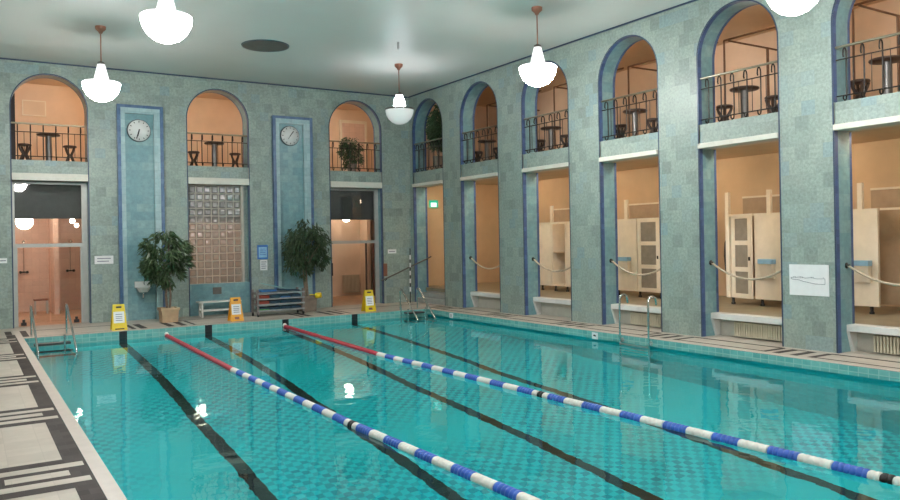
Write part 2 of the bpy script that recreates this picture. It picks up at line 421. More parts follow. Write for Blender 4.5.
# tile band above the water and walls below
BB = -.145
mb.quad((PX0, PY0, 0), (PX0, PY1, 0), (PX0, PY1, BB), (PX0, PY0, BB), 0)
mb.quad((PX1, PY0, 0), (PX1, PY1, 0), (PX1, PY1, BB), (PX1, PY0, BB), 0)
mb.quad((PX0, PY1, 0), (PX1, PY1, 0), (PX1, PY1, -.35), (PX0, PY1, -.35), 0)
mb.quad((PX0, PY0, 0), (PX1, PY0, 0), (PX1, PY0, -3.4), (PX0, PY0, -3.4), 0)
g = .14
mb.quad((PX1, PY0, BB), (PX1, PY1, BB), (PX1 + g, PY1, BB), (PX1 + g, PY0, BB), 1)
mb.quad((PX1 + g, PY0, BB), (PX1 + g, PY1, BB), (PX1 + g, PY1, -3.4), (PX1 + g, PY0, -3.4), 1)
mb.quad((PX1, PY1, BB), (PX1 + g, PY1, BB), (PX1 + g, PY1, -3.4), (PX1, PY1, -3.4), 1)
mb.quad((PX0, PY0, BB), (PX0, PY1, BB), (PX0, PY1, -3.4), (PX0, PY0, -3.4), 1)
mb.quad((PX0, PY1, -.35), (PX1, PY1, -.35), (PX1, PY1, -3.4), (PX0, PY1, -3.4), 1)
for a, b in zip(ys, ys[1:]):
    mb.quad((PX0, a, fz(a)), (PX1 + g, a, fz(a)), (PX1 + g, b, fz(b)), (PX0, b, fz(b)), 2)
for x in (3.045, 4.99, 6.95, 8.905):
    w = .085
    mb.quad((x - w, PY1 - .004, 0), (x + w, PY1 - .004, 0), (x + w, PY1 - .004, -3.4), (x - w, PY1 - .004, -3.4), 3)
    w = .095
    for a, b in zip(ys, ys[1:]):
        mb.quad((x - w, a, fz(a) + .006), (x + w, a, fz(a) + .006), (x + w, b, fz(b) + .006), (x - w, b, fz(b) + .006), 3)
struct(mb, 'pool_basin', [M['band'], M['poolwall'], M['poolfloor'], M['black']], fix=False)

mb = MB(); mb.quad((PX0, PY0, WZ), (PX1 + g, PY0, WZ), (PX1 + g, PY1, WZ), (PX0, PY1, WZ))
wt = mb.build('pool_water', M['water'], fix=False); wt['kind'] = 'structure'

# ------------------------------------------------------------------ clock pilasters (trim)
for x0, x1 in ((3.38, 4.53), (7.57, 8.79)):
    mb = MB(); zt = 5.67; d = .12; i0 = x0 + .085; i1 = x1 - .085; n0 = x0 + .19; n1 = x1 - .24 if x0 < 5 else x1 - .28
    for a, b in ((x0, i0), (i1, x1)): mb.box(a, b, BY - d, BY + .01, 0, zt, 0)
    mb.box(i0, i1, BY - d, BY + .01, zt - .075, zt, 0)
    mb.box(i0, n0, BY - d + .012, BY + .01, 0, zt - .075, 1); mb.box(n1, i1, BY - d + .012, BY + .01, 0, zt - .075, 1)
    mb.box(n0, n1, BY - d + .012, BY + .01, 5.45, zt - .075, 1)
    mb.box(n0, n1, BY - .012, BY + .012, 0, 5.45, 2)
    trim(mb, [M['bluef'], M['tealframe'], M['teal']])

# ------------------------------------------------------------------ rooms behind the back wall
Y0 = BY + TH
mb = MB()
# shower room behind the left door and the glass blocks
mb.box(.3, .4, Y0, 26.5, 0, 3.1, 0); mb.box(.3, 8.3, 26.5, 26.6, 0, 3.1, 0); mb.box(8.2, 8.3, Y0, 26.5, 0, 3.1, 0)
mb.box(2.17, 2.3, 25.0, 26.5, 0, 3.1, 0)
struct(mb, 'wall_shower', M['pink'])
struct(MB().box(.3, 8.3, Y0 + .2, 26.6, 3.1, 3.16), 'ceiling_shower', M['white'])
struct(MB().box(.3, 8.3, Y0 - .2, 26.6, -.06, .001), 'floor_shower', M['shower_floor'])
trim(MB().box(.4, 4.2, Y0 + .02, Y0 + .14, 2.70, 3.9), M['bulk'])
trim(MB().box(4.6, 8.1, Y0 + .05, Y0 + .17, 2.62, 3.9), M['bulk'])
mb = MB()
mb.box(8.75, 8.85, Y0, 25.6, 0, 3.1); mb.box(8.75, 13.6, 25.5, 25.6, 0, 3.1); mb.box(12.7, 12.8, Y0, 25.5, 0, 3.1)
mb.box(12.25, 12.37, 24.9, 25.5, 0, 3.1)
struct(mb, 'wall_entrance', M['peach'])
struct(MB().box(8.75, 13.6, Y0 + .2, 25.6, 3.1, 3.16), 'ceiling_entrance', M['white'])
struct(MB().box(8.75, 13.6, Y0 - .2, 25.6, -.06, .001), 'floor_entrance', M['shower_floor'])
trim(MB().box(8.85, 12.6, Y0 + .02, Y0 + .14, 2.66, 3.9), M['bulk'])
# gallery rooms above
mb = MB()
mb.box(-.3, 13.0, 24.6, 24.7, SILL, H); mb.box(3.9, 4.0, Y0, 24.6, SILL, H); mb.box(8.1, 8.2, Y0, 24.6, SILL, H); mb.box(-.3, -.2, Y0, 24.6, SILL, H)
mb.box(12.9, 13.0, Y0, 24.6, SILL, H)
struct(mb, 'wall_gallery', M['peach'])
struct(MB().box(-.3, 13.0, Y0, 24.7, H, H + .1), 'ceiling_gallery', M['peach'])
struct(MB().box(-.3, 13.0, Y0, 24.7, 3.9, SILL), 'floor_gallery', M['plaster'])
# doorway seen through the right-hand arch
d = struct(MB().box(11.15, 12.05, 24.54, 24.6, SILL, 6.15), 'door_4', M['pink'])
struct(MB().box(11.08, 11.16, 24.5, 24.6, SILL, 6.22).box(12.04, 12.12, 24.5, 24.6, SILL, 6.22).box(11.16, 12.04, 24.5, 24.6, 6.12, 6.22), 'door_frame', M['cream'], d)

# corridor and gallery behind the right wall
X0 = RX + TH
struct(MB().box(X0 - .1, 16.2, -3., BY + .6, .35, .45), 'floor_corridor', M['corr_floor'])
mb = MB(); mb.box(16.1, 16.2, -3., BY + .6, .45, 3.9); mb.box(X0, 16.1, -3.1, -3., .45, 3.9); mb.box(X0 + .0, 16.1, 22.0, 22.1, .0, 3.9)
struct(mb, 'wall_corridor', M['tan'])
struct(MB().box(X0, 16.2, -3.1, BY + .6, 3.88, 3.94), 'ceiling_corridor', M['tan'])
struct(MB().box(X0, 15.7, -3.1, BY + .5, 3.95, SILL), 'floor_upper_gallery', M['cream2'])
mb = MB(); mb.box(15.6, 15.7, -3.1, BY + .5, SILL, H); mb.box(X0, 15.6, -3.1, -3., SILL, H); mb.box(X0, 15.6, BY + .4, BY + .5, SILL, H)
struct(mb, 'wall_upper_gallery', M['peach'])
struct(MB().box(X0, 15.7, -3.1, BY + .5, H, H + .1), 'ceiling_upper_gallery', M['tan'])
# behind the left wall: plain closed corridor
struct(MB().box(-3.2, -3.1, FY, BY, -.3, H), 'wall_left_corridor', M['plaster'])

# ------------------------------------------------------------------ ledges, radiators, steps of the right arcade
k = 0
for i, (a, b) in enumerate(R_OPEN[1:7]):
    mb = MB(); mb.box(12.40, X0 + .02, a, b, .345, .455, 0, bev=.006)
    mb.box(X0 - .02, X0 + .02, a, b, 0, .345, 1)
    mb.prism([(12.40, .345), (12.63, .345), (12.63, 0), (12.52, 0)], b - .05, b, 2, axis='Y')
    trim(mb, [M['ledge'], M['grey_wall'], M['ledge']])
mb = MB()
a, b = R_OPEN[0]
for j in range(3): mb.box(12.18 + .2 * j, X0 + .3, a, b, .15 * j, .15 * (j + 1), 0, bev=.008)
trim(mb, M['greystep'])

def radiator(x, y0, y1, z0, z1, label, axis='Y'):
    r = thing('radiator', label, 'radiator', ((x, (y0 + y1) / 2, z0) if axis == 'Y' else ((y0 + y1) / 2, x, z0)))
    n = int((y1 - y0) / .052); w = (y1 - y0) / n
    for kk in range(n):
        c = y0 + w * (kk + .5); m = MB()
        if axis == 'Y': m.box(x - .05, x + .05, c - w * .32, c + w * .32, z0, z1, 0, bev=.012)
        else: m.box(c - w * .32, c + w * .32, x - .05, x + .05, z0, z1, 0, bev=.012)
        m.build('radiator_fin', M['radiator'], r)
    for z in (z0 + .04, z1 - .04):
        MB().tube([(x, y0, z), (x, y1, z)] if axis == 'Y' else [(y0, x, z), (y1, x, z)], .018).build('header_pipe', M['radiator'], r)
    return r
radiator(12.56, 8.31, 9.58, .03, .31, 'cream ribbed radiator under the white ledge left of the white diagram poster')
radiator(12.56, 5.52, 6.90, .03, .31, 'cream ribbed radiator under the white ledge at the right edge of the photo')
radiator(12.56, 11.1, 12.3, .03, .30, 'cream ribbed radiator under the ledge behind the tall chrome pool ladder')
radiator(25.42, 11.5, 12.15, .12, .76, 'cream radiator on the wall of the room beyond the right glass door', 'X')

# ------------------------------------------------------------------ doors and glass-block window
def glazed_door(n, x0, x1, trz, open_leaf):
    yy = BY + .30
    d = MB()
    d.box(x0, x0 + .06, yy - .04, yy + .04, 0, 3.63); d.box(x1 - .13, x1, yy - .04, yy + .04, 0, 3.63)
    d.box(x0 + .06, x1 - .13, yy - .04, yy + .04, 3.56, 3.63); d.box(x0 + .06, x1 - .13, yy - .04, yy + .04, trz - .05, trz + .04)
    o = struct(d, 'door_%d' % n, M['frame'])
    struct(MB().box(x0 + .06, x1 - .13, yy - .006, yy + .006, trz + .04, 3.56), 'transom_pane', M['doorglass'], o)
    l, r = x0 + .06, x1 - .13
    if not open_leaf:
        mid = (l + r) / 2
        for p, q_ in ((l, mid - .01), (mid + .01, r)):
            struct(MB().box(p + .01, q_ - .01, yy - .006, yy + .006, .08, trz - .06), 'door_pane', M['doorglass'], o)
        for p in (l, r - .045):
            struct(MB().box(p, p + .045, yy - .02, yy + .02, .0, trz - .05), 'door_stile', M['frame'], o)
        for p in (l + .16, r - .16):
            struct(MB().box(p - .06, p + .06, yy - .05, yy + .02, 0.02, .10).box(p - .03, p + .03, yy - .04, yy + .02, .1, .17), 'floor_hinge', M['dark'], o)
    else:
        # left leaf swung open into the room
        rot = Matrix.Rotation(math.radians(62), 3, 'Z'); c = Vector((l + .02, yy + .02, 0)); L = .78
        def bx(u0, u1, z0, z1, t, nm, mt):
            e = rot @ Vector(((u0 + u1) / 2, 0, 0)) + c
            return struct(MB().box(e.x - (u1 - u0) / 2, e.x + (u1 - u0) / 2, e.y - t, e.y + t, z0, z1, rot=rot), nm, mt, o)
        bx(.03, L - .03, .1, trz - .1, .005, 'open_door_pane', M['doorglass'])
        bx(L - .04, L, .03, trz - .06, .015, 'open_door_stile', M['frame'])
        bx(0, L, .03, .09, .015, 'open_door_rail', M['frame'])
        bx(L - .14, L - .09, .9, 1.3, .04, 'door_handle', M['dark'])
        struct(MB().box(r - .33, r - .28, yy - .02, yy + .02, 0, trz - .05), 'door_stile', M['dark_wood'], o)
        struct(MB().box(r - .28, r, yy - .006, yy + .006, .03, trz - .06), 'door_pane', M['doorglass'], o)
    return o
glazed_door(1, .98, 2.68, 2.02, False)
glazed_door(2, 9.38, 11.12, 1.96, True)

x0, x1, z0, z1 = 5.20, 6.66, .87, 3.60
yy = BY + .14
fr = MB()
fr.box(5.18, 6.87, yy - .06, yy + .3, 0, z0, 1)
fr.box(6.66, 6.73, yy - .06, yy + .06, z0, z1 + .03, 0); fr.box(6.73, 6.87, yy + .05, yy + .1, z0, z1 + .03, 2)
nc, nr = 7, 13; cwid = (x1 - x0) / nc; rh = (z1 - z0) / nr
for i in range(nc + 1): fr.box(x0 + cwid * i - .012, x0 + cwid * i + .012, yy - .03, yy + .03, z0, z1, 0)
for j in range(nr + 1): fr.box(x0, x1, yy - .028, yy + .028, z0 + rh * j - .012, z0 + rh * j + .012, 0)
wn = struct(fr, 'window_1', [M['grout'], M['teal'], M['wall']])
pm = MB()
for i in range(nc):
    for j in range(nr):
        a = x0 + cwid * i + .012; c = z0 + rh * j + .012; w_ = cwid - .024; h_ = rh - .024; e = .035
        V = [(a, yy - .018, c), (a + w_, yy - .018, c), (a + w_, yy - .018, c + h_), (a, yy - .018, c + h_),
             (a + e, yy - .038, c + e), (a + w_ - e, yy - .038, c + e), (a + w_ - e, yy - .038, c + h_ - e), (a + e, yy - .038, c + h_ - e)]
        pm.add(V, [(4, 5, 6, 7), (0, 1, 5, 4), (1, 2, 6, 5), (2, 3, 7, 6), (3, 0, 4, 7)], 0)
struct(pm, 'glass_blocks', M['block'], wn)
vt = tag(MB().box(5.82, 6.06, yy - .075, yy - .06, .57, .76).box(5.84, 6.04, yy - .08, yy - .074, .60, .62).box(5.84, 6.04, yy - .08, yy - .074, .65, .67).box(5.84, 6.04, yy - .08, yy - .074, .70, .72).build('wall_vent', M['vent']),
         'small grey louvred vent in the teal tiles below the glass block window', 'vent')

# ------------------------------------------------------------------ balcony railings
def railing(fmap, a, b, label):
    """a railing across an arched opening: fmap(u, d, z)"""
    o = thing('balcony_railing', label, 'railing', fmap((a + b) / 2, .1, SILL), 'wrought iron railings of the gallery arches')
    e = .005
    MB().tube([fmap(a + e, .07, 5.045), fmap(b - e, .07, 5.045)], .022, 8).build('handrail', M['brass'], o)
    MB().tube([fmap(a + e, .08, 4.84), fmap(b - e, .08, 4.84)], .011, 6).build('upper_rail', M['iron'], o)
    MB().tube([fmap(a + e, .08, 4.24), fmap(b - e, .08, 4.24)], .012, 6).build('lower_rail', M['iron'], o)
    n = 6
    for i in range(n):
        u = a + (b - a) * (i + .5) / n
        p = [fmap(u, .03, SILL + .10), fmap(u, .035, SILL + .04), fmap(u, .07, SILL + .015), fmap(u, .11, SILL + .04), fmap(u, .125, SILL + .10), fmap(u, .13, SILL + .2)]
        p += [fmap(u, .13, z) for z in (4.5, 4.8, 4.94)]
        for t in range(1, 8):
            an = PI * t / 7; p.append(fmap(u, .085 + .045 * math.cos(an), 4.94 + .08 * math.sin(an)))
        p += [fmap(u, .035, 4.90), fmap(u, .05, 4.865)]
        MB().tube(p, .0135, 6).build('baluster', M['iron'], o)
        if i < n - 1: MB().tube([fmap(u + (b - a) / n * .5, .08, 4.24), fmap(u + (b - a) / n * .5, .08, 4.84)], .007, 5).build('thin_baluster', M['iron'], o)
    return o
fr_ = lambda u, d, z: Vector((RX + d, u, z))
fb_ = lambda u, d, z: Vector((u, BY + d, z))
RLAB = ['far corner arch with dark plant', 'second right-wall arch from corner', 'third right-wall arch behind the lamp',
        'fourth right-wall arch from corner', 'second arch from photo right edge', 'rightmost arch cut by the photo']
for i in range(6): railing(fr_, *R_OPEN[i], 'black iron railing with curled tops across the ' + RLAB[i])
BLAB = ['leftmost back-wall arch', 'middle back-wall arch between the clocks', 'right back-wall arch with green plant']
for i in range(3): railing(fb_, *B_OPEN[i], 'black iron railing with curled tops across the ' + BLAB[i])

# ------------------------------------------------------------------ gallery tables and stools
def make_table(loc, label):
    o = thing('pedestal_table', label, 'table', loc, 'round pedestal tables on the galleries')
    L = Vector(loc)
    MB().lathe([(.02, .72), (.265, .725), (.28, .74), (.28, .76), (.265, .772), (.02, .772)], 28, c=L).build('table_top', M['dark_wood'], o)
    MB().lathe([(.075, .05), (.075, .72)], 16, c=L).build('column', M['darksteel'], o)
    MB().lathe([(.21, 0.), (.21, .02), (.09, .05)], 20, c=L).build('table_base', M['iron'], o)
    return o
def make_stool(loc, label):
    o = thing('stool', label, 'stool', loc, 'low dark stools on the galleries')
    L = Vector(loc)
    MB().lathe([(.02, .44), (.15, .44), (.165, .455), (.165, .48), (.15, .495), (.02, .495)], 20, c=L).build('seat', M['dark_wood'], o)
    for k_ in range(4):
        a = PI / 4 + k_ * PI / 2; dx, dy = math.cos(a), math.sin(a)
        p = [L + Vector((dx * r, dy * r, z)) for r, z in ((.14, .445), (.11, .36), (.045, .25), (.045, .22), (.10, .11), (.155, .0))]
        MB().tube(p, [.026, .03, .034, .034, .03, .024], 8).build('leg', M['dark_wood'], o)
    return o
tabs = [((13.2, 18.67, SILL), (13.2, 19.18, SILL), (13.2, 18.10, SILL)), ((13.2, 15.72, SILL), (13.2, 16.2, SILL), (13.2, 15.12, SILL)),
        ((13.2, 12.70, SILL), (13.2, 13.18, SILL), (13.2, 12.14, SILL)), ((13.2, 9.75, SILL), (13.2, 10.23, SILL), (13.2, 9.10, SILL)), ((13.2, 6.95, SILL), (13.2, 7.42, SILL), None),
        ((1.87, 22.4, SILL), (1.32, 22.42, SILL), (2.37, 22.42, SILL)), ((6.15, 22.4, SILL), (5.57, 22.42, SILL), (6.76, 22.42, SILL))]
WH = RLAB[1:] + BLAB[:2]
T0 = S0 = None
for (t, s1, s2), w in zip(tabs, WH):
    lab = 'dark round pedestal table behind the railing of the ' + w
    if T0 is None: T0 = make_table(t, lab)
    else: dup(T0, t, 0, lab)
    for s, side in ((s1, 'left'), (s2, 'right')):
        if s is None: continue
        lab = 'dark hourglass stool %s of the table in %s' % (side, w)
        if S0 is None: S0 = make_stool(s, lab)
        else: dup(S0, s, random.uniform(-.4, .4), lab)

# brown pipe frames over the gallery booths
def booth(y, y2, label):
    o = thing('curtain_pipe_frame', label, 'pipe frame', (13.6, y, SILL), 'brown pipe frames of the gallery booths')
    MB().tube([(13.6, y, SILL), (13.6, y, 6.08)], .022).build('front_post', M['pipe'], o)
    MB().tube([(13.6, y, 6.08), (13.6, y2, 6.08)], .022).build('front_rail', M['pipe'], o)
    MB().tube([(13.6, y - .12, 6.05), (15.55, y - .12, 6.05)], .022).build('side_rail', M['pipe'], o)
    MB().tube([(14.9, y - .12, SILL), (14.9, y - .12, 6.05)], .03).build('rear_post', M['pipe'], o)
ys_ = [19.2, 16.04, 13.28, 10.52, 7.75]
for i, y in enumerate(ys_): booth(y, y - 2.6, 'brown pipe frame above the table in ' + RLAB[i + 1])
# wall ornament discs in the gallery
for y, w in ((11.65, RLAB[4]), (8.35, RLAB[5])):
    o = MB().lathe([(.02, 15.57), (.2, 15.575), (.22, 15.6)], 24, c=(0, y, 5.75), axis='X').build('wall_plate', M['plaster'])
    tag(o, 'pale round plate high on the gallery wall behind the ' + w, 'wall plate')
# picture and dark curtain in the left arch
o = thing('picture', 'framed pale picture on the peach wall behind the leftmost back arch', 'picture', (1.7, 24.6, 5.7))
MB().box(1.40, 2.0, 24.56, 24.60, 5.69, 6.13).build('frame', M['cream'], o)
MB().box(1.43, 1.97, 24.552, 24.562, 5.72, 6.10).build('print', M['plaster'], o)
tag(MB().box(.99, 1.1, 22.06, 22.30, SILL, 5.85).build('curtain', M['mirror_dark']), 'dark narrow curtain at the left side of the leftmost back arch', 'curtain')

# ------------------------------------------------------------------ plants
def foliage(mb, c, rad, n, L, droop=.6, clumps=60, inner=.3, mat=0):
    c = Vector(c); rad = Vector(rad); cl = []
    for _ in range(clumps):
        while True:
            p = Vector((random.uniform(-1, 1), random.uniform(-1, 1), random.uniform(-1, 1)))
            if inner < p.length < 1: break
        cl.append(p)
    for _ in range(n):
        p = random.choice(cl) + Vector((random.gauss(0, .12), random.gauss(0, .12), random.gauss(0, .12)))
        if p.length > 1.12: p *= 1.12 / p.length
        q_ = c + Vector((p.x * rad.x, p.y * rad.y, p.z * rad.z))
        d = Vector((p.x + random.gauss(0, .5), p.y + random.gauss(0, .5), random.gauss(-droop, .45))).normalized()
        s_ = d.cross(Vector((random.gauss(0, 1), random.gauss(0, 1), random.gauss(0, 1)))).normalized(); n_ = d.cross(s_)
        l = L * random.uniform(.6, 1.25); w = l * .15
        mb.add([q_, q_ + d * l * .45 + s_ * w + n_ * l * .04, q_ + d * l - n_ * l * .12, q_ + d * l * .45 - s_ * w + n_ * l * .04], [(0, 1, 2), (0, 2, 3)], mat)
    return cl
def branches(mb, base, c, rad, cl, n=14):
    c = Vector(c)
    for p in cl[:n]:
        t = c + Vector((p.x * rad[0], p.y * rad[1], p.z * rad[2])) * .85
        b = Vector(base); m = b.lerp(t, .5) + Vector((0, 0, .12)); mb.tube([b, m, t], [.016, .011, .004], 5)
def planter(o, x, y, w, h, mat, taper=.9):
    a = w / 2; m = MB(); b = a * taper
    m.add([(x - b, y - b, 0), (x + b, y - b, 0), (x + b, y + b, 0), (x - b, y + b, 0), (x - a, y - a, h), (x + a, y - a, h), (x + a, y + a, h), (x - a, y + a, h)],
          [(3, 2, 1, 0), (0, 1, 5, 4), (1, 2, 6, 5), (2, 3, 7, 6), (3, 0, 4, 7)])
    m.build('planter', mat, o, True)
    r = MB(); e = .022
    for q_ in ((x - a - e, x + a + e, y - a - e, y - a + e), (x - a - e, x + a + e, y + a - e, y + a + e), (x - a - e, x - a + e, y - a + e, y + a - e), (x + a - e, x + a + e, y - a + e, y + a - e)):
        r.box(*q_, h - .06, h + .01, bev=.005)
    r.build('planter_rim', mat, o)
    MB().box(x - a + e, x + a - e, y - a + e, y + a - e, h - .05, h - .03).build('soil', M['soil'], o)

x, y = 4.38, 20.45
o = thing('potted_fig_tree', 'leafy indoor tree in a square tan pot beneath the left clock', 'potted tree', (x, y, 0))
planter(o, x, y, .42, .36, M['terra'])
m = MB(); tb = (4.45, y, 1.0)
m.tube([(x - .03, y, .3), (x - .06, y + .02, .7), (x + .04, y, 1.25)], [.035, .03, .02], 7).tube([(x + .03, y, .3), (x + .05, y - .02, .7), (x + .0, y, 1.3)], [.03, .026, .018], 7)
f = MB(); cl = foliage(f, (4.33, y, 1.70), (.56, .46, .58), 1150, .24, .8, 24, .3)
foliage(f, (4.02, y, 1.45), (.30, .36, .34), 340, .22, .8, 9); foliage(f, (4.5, y, 1.16), (.26, .3, .25), 160, .2, .9, 6)
branches(m, (x + .02, y, 1.15), (4.33, y, 1.70), (.56, .46, .58), cl)
m.build('trunk', M['bark'], o); f.build('foliage', M['leaf'], o, False)

x, y = 8.23, 20.85
o = thing('potted_fig_tree', 'dense weeping tree in a grey-brown planter behind the kickboard rack', 'potted tree', (x, y, 0))
planter(o, x + .06, y, .46, .42, M['pot2'])
m = MB(); m.tube([(x, y, .36), (x + .02, y, .7), (x - .03, y, 1.2)], [.05, .045, .03], 8).tube([(x + .1, y, .36), (x + .07, y, .8), (x + .06, y, 1.3)], [.035, .03, .02], 7)
f = MB(); cl = foliage(f, (8.36, y, 1.95), (.64, .46, .68), 2300, .14, 1.1, 44, .25)
foliage(f, (7.92, y, 1.62), (.30, .33, .62), 560, .14, 1.3, 14); foliage(f, (8.7, y, 1.75), (.30, .33, .55), 480, .14, 1.3, 13); foliage(f, (8.15, y, 1.2), (.3, .3, .38), 240, .13, 1.3, 8)
branches(m, (x + .02, y, 1.1), (8.36, y, 1.9), (.68, .5, .72), cl)
m.build('trunk', M['bark'], o); f.build('foliage', M['leaf2'], o, False)

def bush(loc, rad, zc, n, L, label, pot_h=.3):
    x, y, z = loc
    o = thing('gallery_plant', label, 'plant', loc)
    MB().lathe([(.12, z), (.17, z + pot_h), (.155, z + pot_h), (.15, z + pot_h - .03)], 18, c=(x, y, 0)).build('pot', M['pot2'], o)
    m = MB(); f = MB()
    cl = foliage(f, (x, y, z + zc), rad, n, L, .7, 40, .15)
    m.tube([(x, y, z + pot_h - .05), (x + .02, y, z + zc)], [.02, .012], 6); branches(m, (x, y, z + pot_h), (x, y, z + zc), rad, cl, 10)
    m.build('stem', M['bark'], o); f.build('foliage', M['leaf'], o, False)
bush((10.45, 22.25, SILL), (.34, .28, .52), .66, 1300, .12, 'bushy green plant behind the railing in the right arch of the back wall')
bush((12.56, 20.44, SILL), (.13, .55, .66), 1.32, 2600, .17, 'large dark plant filling the far corner arch of the right wall', .45)

# ------------------------------------------------------------------ pendant lamps
def pendant(x, y, label, dim=False, name='pendant_lamp'):
    o = thing(name, label, 'lamp', (x, y, H), 'opal glass pendant lamps of the pool hall')
    MB().lathe([(.03, H - .15), (.05, H - .11), (.105, H - .06), (.11, H)], 18, c=(x, y, 0)).build('ceiling_rose', M['copper'], o)
    MB().tube([(x, y, H - .13), (x, y, 5.84)], .013, 8).build('rod', M['copper'], o)
    MB().lathe([(.035, 5.86), (.07, 5.84), (.075, 5.79)], 18, c=(x, y, 0)).build('collar', M['vent'], o)
    MB().lathe([(.08, 5.79), (.10, 5.74), (.135, 5.66), (.155, 5.55), (.16, 5.46), (.165, 5.43)] if dim else [(.075, 5.80), (.10, 5.70), (.13, 5.58), (.155, 5.47), (.165, 5.43)], 28, c=(x, y, 0)).build('upper_shade', M['lampbright'] if dim else M['lampneck'], o)
    MB().lathe([(.155, 5.436), (.16, 5.442), (.35, 5.43), (.37, 5.412), (.36, 5.405)], 36, c=(x, y, 0), cap=False).build('bowl_light_shield', M['lampneck'], o)  # added to block the bowl's upward glow on the ceiling
    prof = [(.165, 5.43), (.34, 5.42), (.372, 5.40), (.37, 5.36), (.345, 5.26), (.29, 5.16), (.2, 5.075), (.1, 5.03), (.015, 5.02)]
    MB().lathe(prof, 36, c=(x, y, 0)).build('glass_bowl', M['lampdim'] if dim else M['lampglass'], o)
    if dim: MB().lathe([(.355, 5.435), (.382, 5.43), (.382, 5.40), (.372, 5.395)], 36, c=(x, y, 0), cap=False).build('rim_band', M['vent'], o)
    return o
pendant(2.47, 17.5, 'lit white glass pendant lamp hanging by the leftmost back arch')
pendant(2.60, 11.95, 'lit white glass pendant lamp cut by the top edge left of the ceiling vent')
pendant(9.67, 17.62, 'pendant lamp with an unlit grey bowl below a glowing neck near the corner', True)
pendant(9.74, 11.97, 'lit white glass pendant lamp hanging in front of the third right arch')
pendant(9.75, 6.38, 'lit white glass pendant lamp at the top right, between the two nearest arches')
for y in (6.4, .8, -4.8):
    pendant(2.55, y, 'lit white glass pendant lamp of the left row nearer than the photo shows')
for y in (.8, -4.8):
    pendant(9.74, y, 'lit white glass pendant lamp of the right row nearer than the photo shows')

o = thing('ceiling_vent', 'dark round perforated vent disc flush in the ceiling', 'vent', (6.0, 17.38, H))
MB().lathe([(.02, H - .035), (.46, H - .035), (.52, H - .02)], 40, c=(6., 17.38, 0)).build('grille', M['vent'], o)
MB().lathe([(.50, H - .02), (.54, H - .025), (.55, H)], 40, c=(6., 17.38, 0), cap=False).build('ring', M['clockrim'], o)
tag(MB().tube([(8.58, 15.64, H), (8.58, 15.64, H - .17)], .022, 8).build('ceiling_hook', M['chrome_dull']), 'short grey hook rod under the ceiling above the corner lamp', 'hook')

# room lamps, with unseen fill lights added in corridor and galleries
def globe(x, y, z, r, mat, label, group, parent=None):
    o = thing('ceiling_globe_lamp', label, 'lamp', (x, y, z), group)
    MB().lathe([(.06, z - .02), (.07, z)], 14, c=(x, y, 0)).build('base_plate', M['white'], o)
    MB().lathe([(r * math.sin(PI * i / 10) + .001, z - .02 - r + r * math.cos(PI * i / 10)) for i in range(11)], 16, c=(x, y, 0)).build('globe', mat, o)
WD = ['first', 'second', 'third', 'fourth', 'fifth', 'sixth']
for i in range(6):  # added out of view to brighten the cabin fronts evenly
    a, b = R_OPEN[i]
    o = thing('fill_strip_light', 'unseen strip light added behind the head of the %s doorway from the corner' % WD[i], 'lamp', (12.75, (a + b) / 2, 3.88), 'added fill strips of the changing corridor')
    MB().box(12.70, 12.82, a + .1, b - .1, 3.85, 3.88).build('fill_housing', M['white'], o)
    MB().box(12.72, 12.80, a + .13, b - .13, 3.81, 3.85, bev=.01).build('fill_diffuser', M['strip'], o)
for y in (19.55, 16.1, 12.75, 9.4, 6.05):  # added globes hidden by the piers, lighting the wall above the cabins
    globe(15.0, y, 3.88, .12, M['cabinfill'], 'unseen warm globe added on the ceiling above the changing cabins', 'added fill globes above the changing cabins')
for y in (17.6, 14.7, 11.9, 9.15, 6.4, 3.6):  # unseen globes added to warm the upper gallery
    globe(13.3, y, H, .08, M['upperfill'], 'small unseen warm globe added on the ceiling of the upper gallery', 'added fill globes of the upper gallery')
for x in (2.6, 6.0, 9.9): globe(x, 22.33, H, .08, M['archfill'], 'small unseen warm globe added on the ceiling behind the back wall arches', 'added fill globes behind the back arches')  # added out of sight above the arch heads to light the rooms
globe(1.40, 24.4, 2.93, .22, M['showerlamp'], 'large glowing lamp seen through the left glass door', None)
globe(2.62, 24.5, 2.80, .07, M['showerlamp'], 'small glowing lamp upper right inside the left glass door', None)
globe(2.83, 25.4, 2.68, .06, M['showerlamp'], 'smaller far lamp just below the small glowing one inside the left door', None)
globe(6.2, 24.6, 3.1, .2, M['showerlamp'], 'glowing lamp behind the glass block window', None)
globe(11.3, 24.6, 2.98, .15, M['showerlamp'], 'glowing lamp seen through the right glass door', None)

# ------------------------------------------------------------------ clocks
def clock(x, z, r, hands, label):
    y = BY - .012
    o = thing('wall_clock', label, 'clock', (x, y, z))
    MB().lathe([(r - .02, y - .05), (r, y - .045), (r + .012, y - .02), (r + .012, y)], 40, c=(x, 0, z), axis='Y').build('case', M['clockrim'], o)
    MB().lathe([(.002, y - .056), (r - .012, y - .054), (r - .012, y - .04)], 40, c=(x, 0, z), axis='Y').build('clock_face', M['clockface'], o)
    m = MB()
    for h in range(12):
        a = PI * h / 6; R = Matrix.Rotation(a, 3, 'Y'); c = Vector((x, y - .058, z)) + R @ Vector((0, 0, r * .80))
        m.box(c.x - .009, c.x + .009, c.y - .002, c.y + .002, c.z - r * .07, c.z + r * .07, rot=R)
    m.build('hour_marks', M['dark'], o)
    for nm, deg, ln, w in hands:
        R = Matrix.Rotation(math.radians(deg), 3, 'Y'); c = Vector((x, y - .063, z)) + R @ Vector((0, 0, ln * .42))
        MB().box(c.x - w, c.x + w, c.y - .003, c.y + .003, c.z - ln * .58, c.z + ln * .58, rot=R).build(nm, M['dark'], o)
    MB().lathe([(.002, y - .072), (.012, y - .07), (.012, y - .056)], 12, c=(x, 0, z), axis='Y').build('hand_boss', M['dark'], o)
